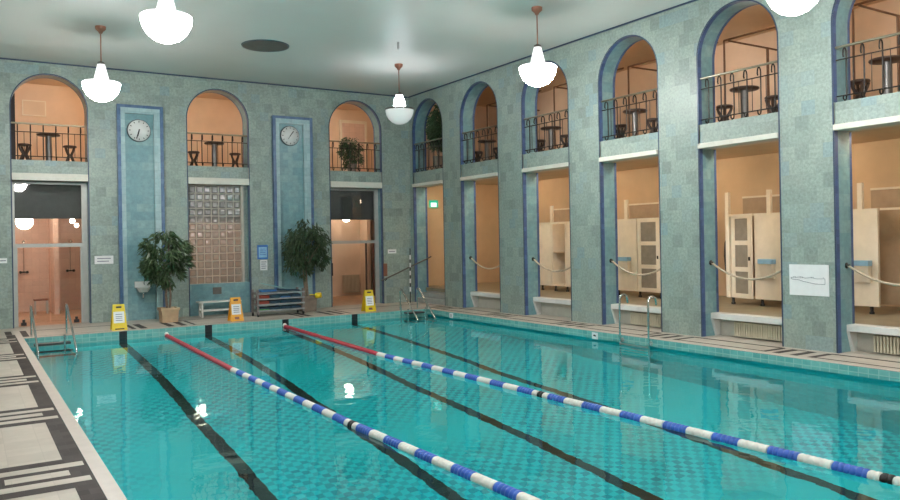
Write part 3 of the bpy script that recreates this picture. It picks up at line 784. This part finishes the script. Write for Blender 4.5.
clock(3.925, 5.01, .29, [('minute_hand', 197, .23, .012), ('hour_hand', 195, .15, .016)], 'round white clock on the left teal pilaster, hands pointing down')
clock(8.11, 5.11, .285, [('minute_hand', 36, .17, .012), ('second_hand', 212, .12, .006)], 'round white clock on the right teal pilaster, hand pointing up right')

# ------------------------------------------------------------------ signs, sink, wall bits
def plate(x0, x1, z0, z1, label, lines=2, name='wall_sign', y=BY):
    o = thing(name, label, 'sign', ((x0 + x1) / 2, y, z0))
    MB().box(x0, x1, y - .012, y, z0, z1).build('sign_board', M['paper'], o)
    if lines:
        m = MB()
        for i in range(lines):
            zc = z1 - (z1 - z0) * (i + 1) / (lines + 1); m.box(x0 + (x1 - x0) * .14, x1 - (x1 - x0) * (.14 + .1 * (i % 2)), y - .0135, y - .012, zc - .012, zc + .012)
        m.build('print', M['print'], o)
    return o
plate(.68, .85, 1.60, 1.72, 'small white sign on the back wall at the left photo edge', 1)
plate(2.80, 3.25, 1.51, 1.72, 'white rectangular sign between the left glass door and the clock pilaster', 2)
plate(11.30, 11.60, 1.57, 1.70, 'small white sign in the back corner right of the right glass door', 1)
o = thing('poster', 'blue bordered poster on the wall beside the glass block window', 'poster', (7.24, BY, 1.51))
MB().box(7.08, 7.39, BY - .012, BY, 1.51, 1.92).build('poster_board', M['bluepaper'], o)
MB().box(7.12, 7.36, BY - .015, BY - .012, 1.56, 1.86).build('poster_panel', M['lightblue'], o)
m = MB()
for zc, w in ((1.80, .07), (1.75, .09), (1.70, .08), (1.64, .09)): m.box(7.24 - w, 7.24 + w, BY - .0165, BY - .015, zc - .008, zc + .008)
m.build('print', M['bluepaper'], o)
plate(7.16, 7.37, 1.19, 1.49, 'white paper notice below the blue bordered poster', 4, 'paper_notice')
tag(MB().box(11.13, 11.26, BY - .03, BY, .86, 1.26, bev=.005).build('wooden_plaque', M['wood']), 'small red-brown wooden plaque right of the right glass door', 'plaque')

o = thing('wall_sink', 'small white basin on the wall left of the tan potted tree', 'sink', (3.95, BY - .01, .8))
m = MB(); zs = 1.0
m.box(3.75, 4.14, BY - .07, BY - .01, .86, 1.02, bev=.012)
bas = [(3.77, BY - .05), (4.12, BY - .05), (4.12, BY - .24), (4.05, BY - .32), (3.84, BY - .32), (3.77, BY - .24)]
inn = [(3.945 + (a - 3.945) * .82, BY - .19 + (b - (BY - .19)) * .78) for a, b in bas]
n = len(bas); low = [(3.945 + (a - 3.945) * .6, BY - .15 + (b - (BY - .15)) * .55) for a, b in bas]
V = [(a, b, .86) for a, b in bas] + [(a, b, .86) for a, b in inn] + [(a, b, .79) for a, b in low] + [(a, b, .74) for a, b in low]
F = [(i, (i + 1) % n, n + (i + 1) % n, n + i) for i in range(n)] + [(n + i, n + (i + 1) % n, 2 * n + (i + 1) % n, 2 * n + i) for i in range(n)] + [tuple(range(2 * n, 3 * n))]
F += [(i, (i + 1) % n, 3 * n + (i + 1) % n, 3 * n + i) for i in range(n)] + [tuple(range(3 * n, 4 * n))]
m.add(V, F); m.build('basin', M['porcelain'], o)
MB().tube([(3.945, BY - .14, .74), (3.945, BY - .14, .62), (3.945, BY - .09, .58), (3.945, BY - .012, .58)], .022, 10).build('waste_pipe', M['chrome'], o)
MB().tube([(3.98, BY - .07, .94), (3.98, BY - .13, .95), (3.98, BY - .17, .92)], .012, 8).lathe([(.02, -.02), (.02, .02)], 10, c=(3.98, BY - .09, .975)).build('tap', M['chrome'], o)

# pool profile poster on the pier
o = thing('diagram_poster', 'large white poster with a pool profile drawing on the right pier', 'poster', (RX, 7.77, .93))
MB().box(RX - .012, RX, 7.405, 8.125, .925, 1.455).build('poster_board', M['paper'], o)
def pyz(u, v): return (RX - .014, 8.125 - .72 * u, 1.455 - .53 * v)
m = MB()
dr = [(.05, .42), (.05, .47), (.10, .49), (.24, .50), (.36, .545), (.66, .615), (.91, .615), (.91, .44)]
m.tube([pyz(*p) for p in dr], .0045, 5)
m.tube([pyz(.05, .44), pyz(.12, .41), pyz(.2, .42), pyz(.3, .40), pyz(.42, .44), pyz(.58, .41), pyz(.7, .45), pyz(.91, .44)], .0035, 5)
for u in (.12, .16, .29, .34, .57, .62, .87): m.tube([pyz(u, .39), pyz(u, .44)], .003, 4)
m.build('profile_drawing', M['print'], o)

# depth marks on the pool band
def depth_mark(y, label, kind):
    x = PX1
    o = thing('depth_marker', label, 'depth marker', (x, y, -.1))
    MB().box(x - .012, x, y - .085, y + .085, -.158, -.022).build('marker_tile', M['paper'], o)
    m = MB(); xx = x - .013
    if kind == 0: m.prism([(y + .05, -.088), (y + .02, -.062), (y - .02, -.075), (y - .05, -.088), (y - .02, -.105), (y + .02, -.10)], xx - .001, xx + .001, axis='X')
    else:
        for zc in (-.072, -.108): m.tube([(xx, y + .022 * math.cos(2 * PI * i / 10), zc + .018 * math.sin(2 * PI * i / 10)) for i in range(11)], .005, 5)
    m.build('mark', M['dark'], o)
depth_mark(11.99, 'white depth tile with a dark mark on the pool band left of the chrome ladder', 0)
depth_mark(17.62, 'white depth tile with a rounded mark on the pool band near the far corner', 1)

# exit sign
o = thing('exit_sign', 'small lit green exit sign inside the far corner doorway', 'exit sign', (13.3, 21.93, 3.2))
MB().box(13.14, 13.44, 21.92, 21.995, 3.06, 3.30).build('sign_case', M['exit'], o)
MB().box(13.16, 13.38, 21.912, 21.92, 3.08, 3.22).build('symbol_panel', M['exitwhite'], o)

# wet floor signs
def floor_sign(x, y, mat, label, foot):
    o = thing('floor_sign', label, 'floor sign', (x, y, 0), 'yellow folding floor signs along the pool end')
    h = .60; w0, w1 = .17, .125; dp = .13
    for s_ in (-1, 1):
        V = []
        for zz, w, dd in ((0., w0, dp), (h, w1, .012)):
            for e in (0., .014): V += [(x - w, y + s_ * (dd + e), zz), (x + w, y + s_ * (dd + e), zz)]
        nm = 'front_panel' if s_ < 0 else 'rear_panel'
        MB().add(V, [(0, 1, 5, 4), (2, 3, 7, 6), (0, 2, 6, 4), (1, 3, 7, 5), (0, 1, 3, 2), (4, 5, 7, 6)]).build(nm, mat, o)
    def face(u0, u1, z0, z1, off, nm, mt, extra=None):
        m = MB()
        for (a, b, c, d) in ([(u0, u1, z0, z1)] if extra is None else extra):
            def P(u, z): return (x + u, y - (dp + (.012 - dp) * z / h) - .014 - off, z)
            m.add([P(a, c), P(b, c), P(b, d), P(a, d), *[(q_[0], q_[1] + off * .9, q_[2]) for q_ in (P(a, c), P(b, c), P(b, d), P(a, d))]], [(0, 1, 2, 3), (4, 5, 6, 7), (0, 1, 5, 4), (1, 2, 6, 5), (2, 3, 7, 6), (3, 0, 4, 7)])
        m.build(nm, mt, o)
    face(-.122, .112, .17, .43, .003, 'paper_notice', M['paper'])
    face(0, 0, 0, 0, .0045, 'notice_print', M['print'], [(-.08, .07, zz, zz + .016) for zz in (.36, .31, .27, .22)])
    face(-.06, .06, .515, .555, .003, 'handle_slot', M['dark'])
    face(-.10, .10, .02, .045, .003, 'foot_print', M['dark']) if foot == 0 else face(-.055, .055, .05, .11, .003, 'foot_print', M['wood'])
floor_sign(3.02, 19.38, M['yellow'], 'yellow folding floor sign with a paper notice left of the tan pot', 0)
floor_sign(5.82, 19.50, M['orange'], 'orange-yellow folding floor sign in front of the white bench', 1)
floor_sign(9.60, 19.50, M['yellow'], 'yellow folding floor sign in front of the right glass door', 1)

# bench
o = thing('bench', 'low white slatted bench under the glass block window', 'bench', (5.8, 21.1, 0))
for yy_ in (20.98, 21.10, 21.22): MB().box(5.27, 6.42, yy_ - .05, yy_ + .05, .385, .42, bev=.006).build('seat_slat', M['white'], o)
MB().box(5.34, 6.36, 20.99, 21.21, .15, .195, bev=.006).build('lower_shelf', M['white'], o)
for xx in (5.34, 6.30):
    for yy_ in (20.96, 21.2): MB().box(xx, xx + .05, yy_, yy_ + .05, 0, .385, bev=.005).build('leg', M['white'], o)

# kickboard rack
o = thing('kickboard_rack', 'grey slatted rack trolley full of kickboards against the back wall', 'rack', (7.2, 20.4, 0))
x0, x1, y0, y1 = 6.58, 7.86, 20.02, 20.46
for xx in (x0, x1):
    for yy_ in (y0, y1): MB().box(xx - .03, xx + .03, yy_ - .025, yy_ + .025, .08, .72, bev=.005).build('post', M['rackpost'], o)
for j, zz in enumerate((.16, .32, .47, .62)):
    MB().box(x0, x1 + .03, y0 - .045, y0 - .025, zz - .021, zz + .021, bev=.004).build('front_slat', M['rackgrey'], o)
    MB().box(x0, x1, y1 + .025, y1 + .045, zz - .028, zz + .028, bev=.004).build('rear_slat', M['rackgrey'], o)
    for xx in (x0, x1): MB().box(xx - .018, xx + .018, y0 + .025, y1 - .025, zz - .025, zz + .02).build('side_rail', M['rackpost'], o)
for zz in (.14, .31, .46): MB().box(x0 + .03, x1 - .03, y0 - .02, y1 + .02, zz, zz + .012).build('shelf', M['rackpost'], o)
for xx in (x0, x1):
    for yy_ in (y0, y1): MB().lathe([(.045, xx - .015), (.045, xx + .015)], 14, c=(0, yy_, .045), axis='X').build('caster', M['dark'], o)
def kickboard(x, y, z, w, l, t, mat, label, rot=None):
    pr = [(-w / 2, -l / 2), (w / 2, -l / 2), (w / 2, l * .2)] + [(w / 2 * math.cos(a), l * .2 + l * .3 * math.sin(a)) for a in (PI * i / 8 for i in range(1, 8))] + [(-w / 2, l * .2)]
    m = MB().prism(pr, 0, t)
    R = rot or Matrix.Identity(3)
    m.v = [R @ v + Vector((x, y, z)) for v in m.v]
    tag(m.build('kickboard', mat), label, 'kickboard', 'kickboards on the rack')
cols = {'red': M['kb_red'], 'dark teal': M['kb_navy'], 'green': M['kb_green'], 'blue': M['kb_blue'], 'pale teal': M['kb_teal']}
tiers = [(.152, 'bottom', ['green', 'dark teal', 'dark teal', 'dark teal']), (.322, 'middle', ['red', 'dark teal', 'dark teal', 'dark teal']), (.472, 'upper', ['red', 'dark teal', 'blue', 'dark teal'])]
for zt_, tn_, row in tiers:
    for i, c_ in enumerate(row):
        for k_ in range(2):
            c2 = c_ if (k_ == 0 or c_ in ('red',)) else 'dark teal'
            side = ['far left', 'centre left', 'centre right', 'far right'][i]
            kickboard(x0 + .19 + i * .30, (y0 + y1) / 2 + .012 * k_, zt_ + .001 + k_ * .046, .27, .40, .044, cols[c2],
                      '%s kickboard at the %s of the %s rack tier, %s one' % (c2, side, tn_, ['lower', 'upper'][k_]))
Rt = Matrix.Rotation(math.radians(14), 3, 'Y')
kickboard(6.90, 20.24, .66, .42, .40, .05, cols['blue'], 'blue kickboard lying flat on top of the rack at the left')
kickboard(7.05, 20.22, .80, .62, .36, .022, cols['pale teal'], 'pale teal kickboard sloping across the top of the rack', Rt)
kickboard(7.50, 20.26, .66, .56, .38, .04, cols['dark teal'], 'dark teal kickboard lying on the top right of the rack', Matrix.Rotation(math.radians(4), 3, 'Y'))

# yellow container on the planter rim
o = thing('plastic_scoop', 'small bright yellow plastic scoop hanging over the planter behind the rack', 'scoop', (8.52, 20.56, .43))
m = MB(); m.lathe([(.03, -.085), (.07, -.075), (.082, 0.), (.078, .085), (.07, .085), (.072, 0.), (.06, -.06)], 18, c=(8.50, 20.512, .455), axis='X')
m.build('cup', M['yellow'], o)
MB().tube([(8.42, 20.515, .47), (8.36, 20.56, .482), (8.29, 20.62, .475)], .014, 8).build('handle', M['yellow'], o)

# ------------------------------------------------------------------ ladders and stairs into the pool
def pool_stairs(xs, yt, zt, yb, zb, label, treads, posts):
    o = thing('pool_stairs', label, 'pool stairs', ((xs[0] + xs[1]) / 2, PY1, 0))
    for xx in xs:
        p = [(xx, yt, 0.004), (xx, yt, zt - .08), (xx, yt - .03, zt - .02), (xx, yt - .1, zt - .03)]
        p += [(xx, yb + .08, zb + .04), (xx, yb + .02, zb - .02), (xx, yb, zb - .25), (xx, yb, -.9)]
        MB().tube(p, .022, 10).build('handrail', M['chrome'], o)
    for xx, yy_, z0_, z1_ in posts: MB().tube([(xx, yy_, z0_), (xx, yy_, z1_)], .02, 8).build('post', M['chrome'], o)
    for xx in xs: MB().box(xx - .02, xx + .02, yb + .05, PY1 - .01, -.95, -.86).build('stringer', M['chrome_dull'], o)
    for yy_, zz in treads: MB().box(xs[0], xs[1], yy_ - .12, yy_ + .12, zz - .025, zz + .02, bev=.005).build('tread', M['bulk'], o)
    return o
pool_stairs((1.20, 1.90), 19.22, .70, 17.35, -.17, 'chrome railed stairs into the pool at its far left corner', [(18.5, -.10), (17.95, -.28), (17.45, -.5)],
            [(1.76, 18.2, -.9, .10), (1.22, 18.2, -.9, -.02)])
pool_stairs((10.42, 10.98), 19.15, .62, 18.12, -.20, 'chrome railed stairs into the pool at its far right corner', [(18.82, -.06), (18.6, -.22), (18.35, -.42)],
            [(10.2, 18.7, -.95, .22), (10.2, 18.3, -.95, .10), (10.72, 18.25, -.95, .12), (10.98, 18.6, -.95, .2)])
o = thing('pool_ladder', 'tall chrome ladder with hooked rails at the right pool edge', 'ladder', (PX1, 10.82, 0))
for yy_ in (11.19, 10.43):
    p = [(11.10, yy_, -1.5), (11.10, yy_, .55), (11.10, yy_, .70)]
    p += [(11.10 + .11 - .11 * math.cos(a), yy_, .70 + .12 * math.sin(a)) for a in (PI * i / 10 for i in range(1, 10))] + [(11.32, yy_, .70), (11.325, yy_, .64)]
    MB().tube(p, .021, 10).build('rail', M['chrome'], o)
    MB().tube([(11.10, yy_, -.09), (11.15, yy_, -.09), (PX1 + .005, yy_ - .0, -.09)], .02, 8).lathe([(.045, PX1 - .012), (.045, PX1)], 12, c=(0, yy_, -.09), axis='X').build('wall_anchor', M['chrome_dull'], o)
for zz in (-.165, -.47, -.78, -1.1): MB().box(11.06, 11.14, 10.44, 11.18, zz - .015, zz + .015, bev=.004).build('rung', M['chrome_dull'], o)

# handrail and pole in the corner
o = thing('stair_handrail', 'dark handrail rising beside the steps in the far right corner', 'handrail', (11.9, 21.3, .9))
MB().tube([(11.0, 21.40, .735), (11.45, 21.40, .90), (12.72, 21.22, 1.44)], .022, 8).build('rail', M['vent'], o)
MB().tube([(11.2, 21.52, .72), (11.2, 21.40, .80)], .012, 6).tube([(12.0, 21.52, 1.08), (12.0, 21.33, 1.13)], .012, 6).tube([(12.6, 21.30, 1.34), (12.6, 21.235, 1.38)], .012, 6).build('bracket', M['iron'], o)
o = thing('striped_pole', 'thin pole with white bands leaning in the far right corner', 'pole', (11.93, 21.3, 0))
zz = .01; kx = lambda z: 11.90 + .04 * z
MB().tube([(kx(0), 21.19, .0), (kx(1.72), 21.27, 1.72)], .018, 8).build('shaft', M['dark'], o)
for z_ in (.35, .62, .87, 1.12, 1.37): MB().tube([(kx(z_), 21.19 + .0465 * z_, z_), (kx(z_ + .14), 21.19 + .0465 * (z_ + .14), z_ + .14)], .022, 8).build('white_band', M['paper'], o)

# ------------------------------------------------------------------ lane ropes
def seg_mesh(L, n, r0, r1):
    prof = []
    for i in range(n):
        a = L * i / n; w = L / n
        prof += [(r1, a + w * .02), (r0, a + w * .14), (r0, a + w * .70), (r1, a + w * .84)]
    prof.append((r1, L)); return prof
def rope(pts, label):
    z = WZ + .012
    def X(y):
        for (y0, x0), (y1, x1) in zip(pts, pts[1:]):
            if y >= y1: return x0 + (x1 - x0) * (y0 - y) / (y0 - y1)
        return pts[-1][1]
    o = thing('lane_rope', label, 'lane rope', (X(PY1), PY1, z), 'floating lane ropes')
    MB().lathe([(.02, PY1 - .06), (.05, PY1 - .05), (.055, PY1 - .02), (.04, PY1)], 12, c=(X(PY1), 0, z + .03), axis='Y').build('wall_eyelet', M['ropewhite'], o)
    MB().tube([(X(PY1), PY1 - .02, z + .03), (X(18.6), PY1 - .35, z + .005)] + [(X(q_), q_, z) for q_ in (16, 13.04, 10, 8.2, 5, 3.6, 0)] + [(X(PY0), PY0 + .05, z)], .012, 6).build('cable', M['steelcable'], o)
    cache = {}
    def seg(y1, L, n, r0, r1, mat, nm):
        key = (round(L, 3), n, nm)
        if key not in cache:
            # built at the rope's origin so that copies only need a location and a slight turn
            ob = MB().lathe(seg_mesh(L, n, r0, r1), 14, c=(X(PY1), PY1 - L / 2, z), axis='Y').build(nm, mat, o)
            cache[key] = ob
        else:
            ob = cache[key].copy(); COL.objects.link(ob); ob.parent = o
        yc = y1 - L / 2
        ob.location = (X(yc) - X(PY1), yc - PY1, 0); ob.rotation_euler = (0, 0, math.atan2(X(yc + .1) - X(yc - .1), .2) * -1)
    y = PY1 - .07
    nred = 12; Lr = (y - 13.04) / nred
    for i in range(nred): seg(y - Lr * i, Lr, 8, .052, .045, M['red'], 'red_float')
    y = 13.04; n = 0; s = .33
    while y > -5.3:
        if n in (7, 14, 21):
            seg(y, s / 3, 2, .054, .043, M['ropewhite'], 'short_white_float'); seg(y - s / 3, s / 3, 2, .056, .043, M['ropeblack'], 'black_float'); seg(y - 2 * s / 3, s / 3, 2, .054, .043, M['ropewhite'], 'short_white_float')
        else: seg(y, s, 6, .055, .049, M['ropewhite'], 'white_float')
        seg(y - s, s, 6, .058, .034, M['ropeblue'], 'blue_float')
        y -= 2 * s; n += 1
    return o
rope([(18.96, 4.0), (13.04, 3.83), (8.2, 3.83), (5., 3.90), (-6., 4.1)], 'red, white and blue lane rope nearer the left pool edge')
rope([(18.96, 6.92), (13.04, 6.61), (8.2, 6.68), (3.6, 6.80), (-6., 7.02)], 'red, white and blue lane rope nearer the right pool edge')

# ------------------------------------------------------------------ rope barriers in the right arcade
for i in range(1, 6):
    a, b = R_OPEN[i]; xh = 12.43; zh = 1.44
    w = ['second', 'third', 'fourth', 'fifth', 'sixth'][i - 1]
    o = thing('rope_barrier', 'cream rope sagging across the %s doorway from the corner on the right wall' % w, 'rope', (xh, (a + b) / 2, zh), 'rope barriers across the right arcade')
    p = []
    for t in range(17):
        s_ = t / 16; p.append((xh, b - .03 - (b - a - .06) * s_, zh - .28 * (1 - (2 * s_ - 1) ** 2) - .03 * s_))
    MB().tube(p, .020, 8).build('cord', M['ropecord'], o)
    for yy_, sg in ((b, -1), (a, 1)):
        MB().lathe([(.05, yy_), (.05, yy_ + sg * .012), (.02, yy_ + sg * .02), (.02, yy_ + sg * .06)], 12, c=(xh, 0, zh if sg < 0 else zh - .03), axis='Y').build('wall_hook', M['iron'], o)

# ------------------------------------------------------------------ changing cabins in the corridor
XF = 14.3; ZB, ZT = .60, 2.43
def panel_front(o, y0, y1, nm='front_panel', x=XF):
    m = MB(); m.box(x - .02, x + .02, y0, y1, ZB, ZT)
    hh = (ZT - ZB) / 3
    for j in range(3):
        for (a_, b_, c_, d_) in ((y0, y0 + .012, ZB + hh * j, ZB + hh * (j + 1)), (y1 - .012, y1, ZB + hh * j, ZB + hh * (j + 1)), (y0, y1, ZB + hh * j, ZB + hh * j + .018), (y0, y1, ZB + hh * (j + 1) - .018, ZB + hh * (j + 1))):
            m.box(x - .028, x - .018, a_, b_, c_, d_)
    return m.build(nm, M['cream'], o)
def pane_door(o, y0, y1, ang=0., x=XF):
    # hinged at y1 (far side); ang opens it towards the pool
    w = y1 - y0; R = Matrix.Rotation(ang, 3, 'Z'); pv = Vector((x, y1, 0))
    def bx(m, u0, u1, z0, z1, t0, t1):
        c = R @ Vector(((t0 + t1) / 2, -(u0 + u1) / 2, 0)) + pv
        m.box(c.x - abs(t1 - t0) / 2, c.x + abs(t1 - t0) / 2, c.y - (u1 - u0) / 2, c.y + (u1 - u0) / 2, z0, z1, rot=R)
    m = MB(); s_ = .11
    bx(m, 0, s_, ZB, ZT, -.02, .02); bx(m, w - s_, w, ZB, ZT, -.02, .02)
    hh = (ZT - ZB - .1) / 3
    for j in range(4): bx(m, s_, w - s_, ZB + hh * j, ZB + hh * j + .1, -.02, .02)
    d_ = m.build('cabin_door', M['cream'], o)
    g_ = MB()
    for j in range(3): bx(g_, s_, w - s_, ZB + hh * j + .1, ZB + hh * (j + 1), -.004, .004)
    g_.build('door_panes', M['cabglass'], d_)
    h_ = MB(); bx(h_, w - .07, w - .04, 1.42, 1.5, -.045, -.02); h_.build('door_knob', M['iron'], d_)
    return d_
def feet(o, ys):
    for yy_ in ys: MB().lathe([(.045, .45), (.045, .49), (.03, .50), (.03, ZB)], 12, c=(XF + .06, yy_, 0)).build('foot', M['dark'], o)
def partition(o, yy_, top=2.92, d=1.2):
    MB().box(XF, XF + d, yy_ - .035, yy_ + .035, ZB, ZT).build('side_panel', M['cream'], o)
    MB().box(XF - .01, XF + .06, yy_ - .045, yy_ + .045, ZB, top).build('post', M['cream'], o)
def back_board(o, y0, y1):
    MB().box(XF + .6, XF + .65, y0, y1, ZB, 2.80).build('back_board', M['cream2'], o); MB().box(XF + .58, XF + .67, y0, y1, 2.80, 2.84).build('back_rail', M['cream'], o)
def cabin(y0, y1, label):
    return thing('changing_cabin', label, 'changing cabin', (XF + .5, (y0 + y1) / 2, .45), 'cream changing cabins of the corridor')
def cabin_bin(o_lab, yc, lid=True):
    o = thing('towel_bin', o_lab, 'bin', (XF - .02, yc, 1.1), 'pale wall bins on the changing cabins')
    xx = XF - .030
    MB().prism([(xx, 1.05), (xx - .05, 1.05), (xx - .13, 1.36), (xx, 1.36)], yc - .15, yc + .15, axis='Y').build('bin_body', M['cream'], o)
    MB().box(xx - .145, xx, yc - .17, yc + .17, 1.36, 1.46, bev=.01).build('bin_lid', M['lightblue'], o)
# cabin behind the third doorway
o = cabin(16.2, 17.6, 'cream cabin with an open front seen through the third doorway')
panel_front(o, 17.09, 17.75); partition(o, 17.09, 2.9); partition(o, 16.46, ZT); back_board(o, 16.0, 17.75); feet(o, [17.6, 17.0, 16.5])
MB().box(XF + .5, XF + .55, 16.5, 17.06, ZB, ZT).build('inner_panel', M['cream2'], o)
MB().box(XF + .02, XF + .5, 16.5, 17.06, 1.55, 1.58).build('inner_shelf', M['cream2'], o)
MB().box(XF - .02, XF + .02, 16.5, 17.06, ZT - .06, ZT).build('frame_rail', M['cream'], o); MB().box(XF, XF + .5, 16.5, 17.06, ZB, ZB + .04).build('floor_board', M['cream'], o)
panel_front(o, 15.85, 16.42)
# fourth
o = cabin(13., 14.4, 'cream cabin with a three-pane door seen through the fourth doorway')
panel_front(o, 13.76, 14.6); pane_door(o, 13.02, 13.74); partition(o, 14.14); partition(o, 12.98); back_board(o, 12.95, 14.6); feet(o, [14.5, 13.75, 13.05])
cabin_bin('pale blue lidded bin on the cabin behind the fourth doorway', 14.12)
# fifth
o = cabin(9.4, 11.1, 'cream cabin with its paned door ajar seen through the fifth doorway')
partition(o, 11.06); pane_door(o, 10.38, 11.0, math.radians(-12), XF + .06); panel_front(o, 9.45, 10.36); partition(o, 10.02); back_board(o, 9.4, 11.1); feet(o, [10.98, 10.25, 9.6])
MB().box(XF - .02, XF + .03, 10.36, 11.02, ZT - .05, ZT).build('frame_rail', M['cream'], o)
cabin_bin('pale blue lidded bin on the cabin behind the fifth doorway', 10.02)
# sixth
o = cabin(6.2, 8.2, 'cream cabin with an open brown interior seen through the rightmost doorway')
panel_front(o, 7.74, 8.25); partition(o, 8.08); back_board(o, 5.4, 8.2); feet(o, [7.92, 5.6])
MB().box(XF - .02, XF + .02, 5.4, 7.7, ZT - .04, ZT).build('frame_rail', M['cream'], o)
m = MB(); m.tube([(XF + .56, 7.62, 2.05), (XF + .56, 7.55, 1.9), (XF + .56, 7.45, 1.85), (XF + .56, 7.33, 2.02), (XF + .56, 7.2, 1.86), (XF + .56, 7.05, 1.95)], .028, 8)
tag(m.build('coat_hook_rail', M['iron']), 'black zigzag hook rail inside the rightmost cabin', 'hook rail')
cabin_bin('pale blue lidded bin on the cabin behind the rightmost doorway', 8.02)
# dark coat behind the fifth doorway
o = MB(); o.lathe([(.05, 1.0), (.12, 1.1), (.15, 1.5), (.13, 1.8), (.06, 1.98), (.02, 2.02)], 12, c=(14.9, 11.45, 0))
tag(o.build('hanging_coat', M['dark']), 'dark coat hanging left of the ajar cabin door in the fifth doorway', 'coat')

# ------------------------------------------------------------------ shower fittings and stool behind the left door
def shower(x, y, label):
    o = thing('shower', label, 'shower', (x, y, 1.2), 'wall showers of the pink shower room')
    MB().tube([(x, y - .03, 1.2), (x, y - .03, 2.1), (x, y - .06, 2.18), (x, y - .2, 2.18)], .012, 8).build('riser_pipe', M['chrome'], o)
    MB().lathe([(.02, 2.18), (.07, 2.12), (.07, 2.10)], 12, c=(x, y - .2, 0)).build('shower_head', M['chrome'], o)
    MB().lathe([(.04, y - .09), (.04, y)], 12, c=(x - .09, 0, 1.22), axis='Y').lathe([(.04, y - .09), (.04, y)], 12, c=(x + .09, 0, 1.22), axis='Y').box(x - .12, x + .12, y - .06, y - .02, 1.2, 1.24).build('mixer_valve', M['iron'], o)
shower(1.48, 26.47, 'chrome wall shower on the left inside the left glass door')
shower(2.75, 26.47, 'chrome wall shower on the right inside the left glass door')
o = thing('shower_stool', 'small brown topped stool inside the left glass door', 'stool', (1.86, 25.6, 0))
MB().box(1.67, 2.05, 25.45, 25.75, .39, .44, bev=.008).build('seat', M['wood'], o)
for xx in (1.69, 2.0):
    for yy_ in (25.47, 25.70): MB().box(xx, xx + .035, yy_, yy_ + .035, 0, .39).build('leg', M['chrome_dull'], o)
# shelf at the right door
o = thing('shelf_unit', 'narrow lit shelf unit seen at the right side of the right glass door', 'shelf', (12.6, 24.6, 0))
for zz in (.05, .5, .95, 1.4, 1.85): MB().box(12.42, 12.68, 24.3, 24.85, zz, zz + .03).build('shelf_board', M['wood'], o)
for yy_ in (24.3, 24.82): MB().box(12.42, 12.68, yy_, yy_ + .03, 0, 1.9).build('side_board', M['wood'], o)

# ------------------------------------------------------------------ camera
f_px, cx, cy, pitch, yaw, roll = 765.558, 448.110, 238.395, .000707, .562462, -.017564
fw = Vector((math.sin(yaw) * math.cos(pitch), math.cos(yaw) * math.cos(pitch), math.sin(pitch)))
rt = Vector((math.cos(yaw), -math.sin(yaw), 0)); upv = rt.cross(fw)
r2 = rt * math.cos(roll) + upv * math.sin(roll); u2 = -rt * math.sin(roll) + upv * math.cos(roll)
cam = bpy.data.cameras.new('camera'); co = bpy.data.objects.new('camera', cam); COL.objects.link(co)
mt = Matrix.Identity(4)
for i in range(3): mt[i][0] = r2[i]; mt[i][1] = u2[i]; mt[i][2] = -fw[i]; mt[i][3] = (0, 0, 2.)[i]
co.matrix_world = mt
cam.sensor_fit = 'HORIZONTAL'; cam.sensor_width = 36.; cam.lens = f_px / 900 * 36
cam.shift_x = (450 - cx) / 900; cam.shift_y = (cy - 250) / 900
cam.clip_start = .02; cam.clip_end = 200
scn.camera = co

w = bpy.data.worlds.new('world'); scn.world = w; w.use_nodes = True
w.node_tree.nodes['Background'].inputs[0].default_value = (.02, .02, .022, 1); w.node_tree.nodes['Background'].inputs[1].default_value = 1.
vs = scn.view_settings; vs.view_transform = 'Standard'; vs.look = 'None'; vs.gamma = 1.; vs.use_curve_mapping = False; vs.exposure = 1.0
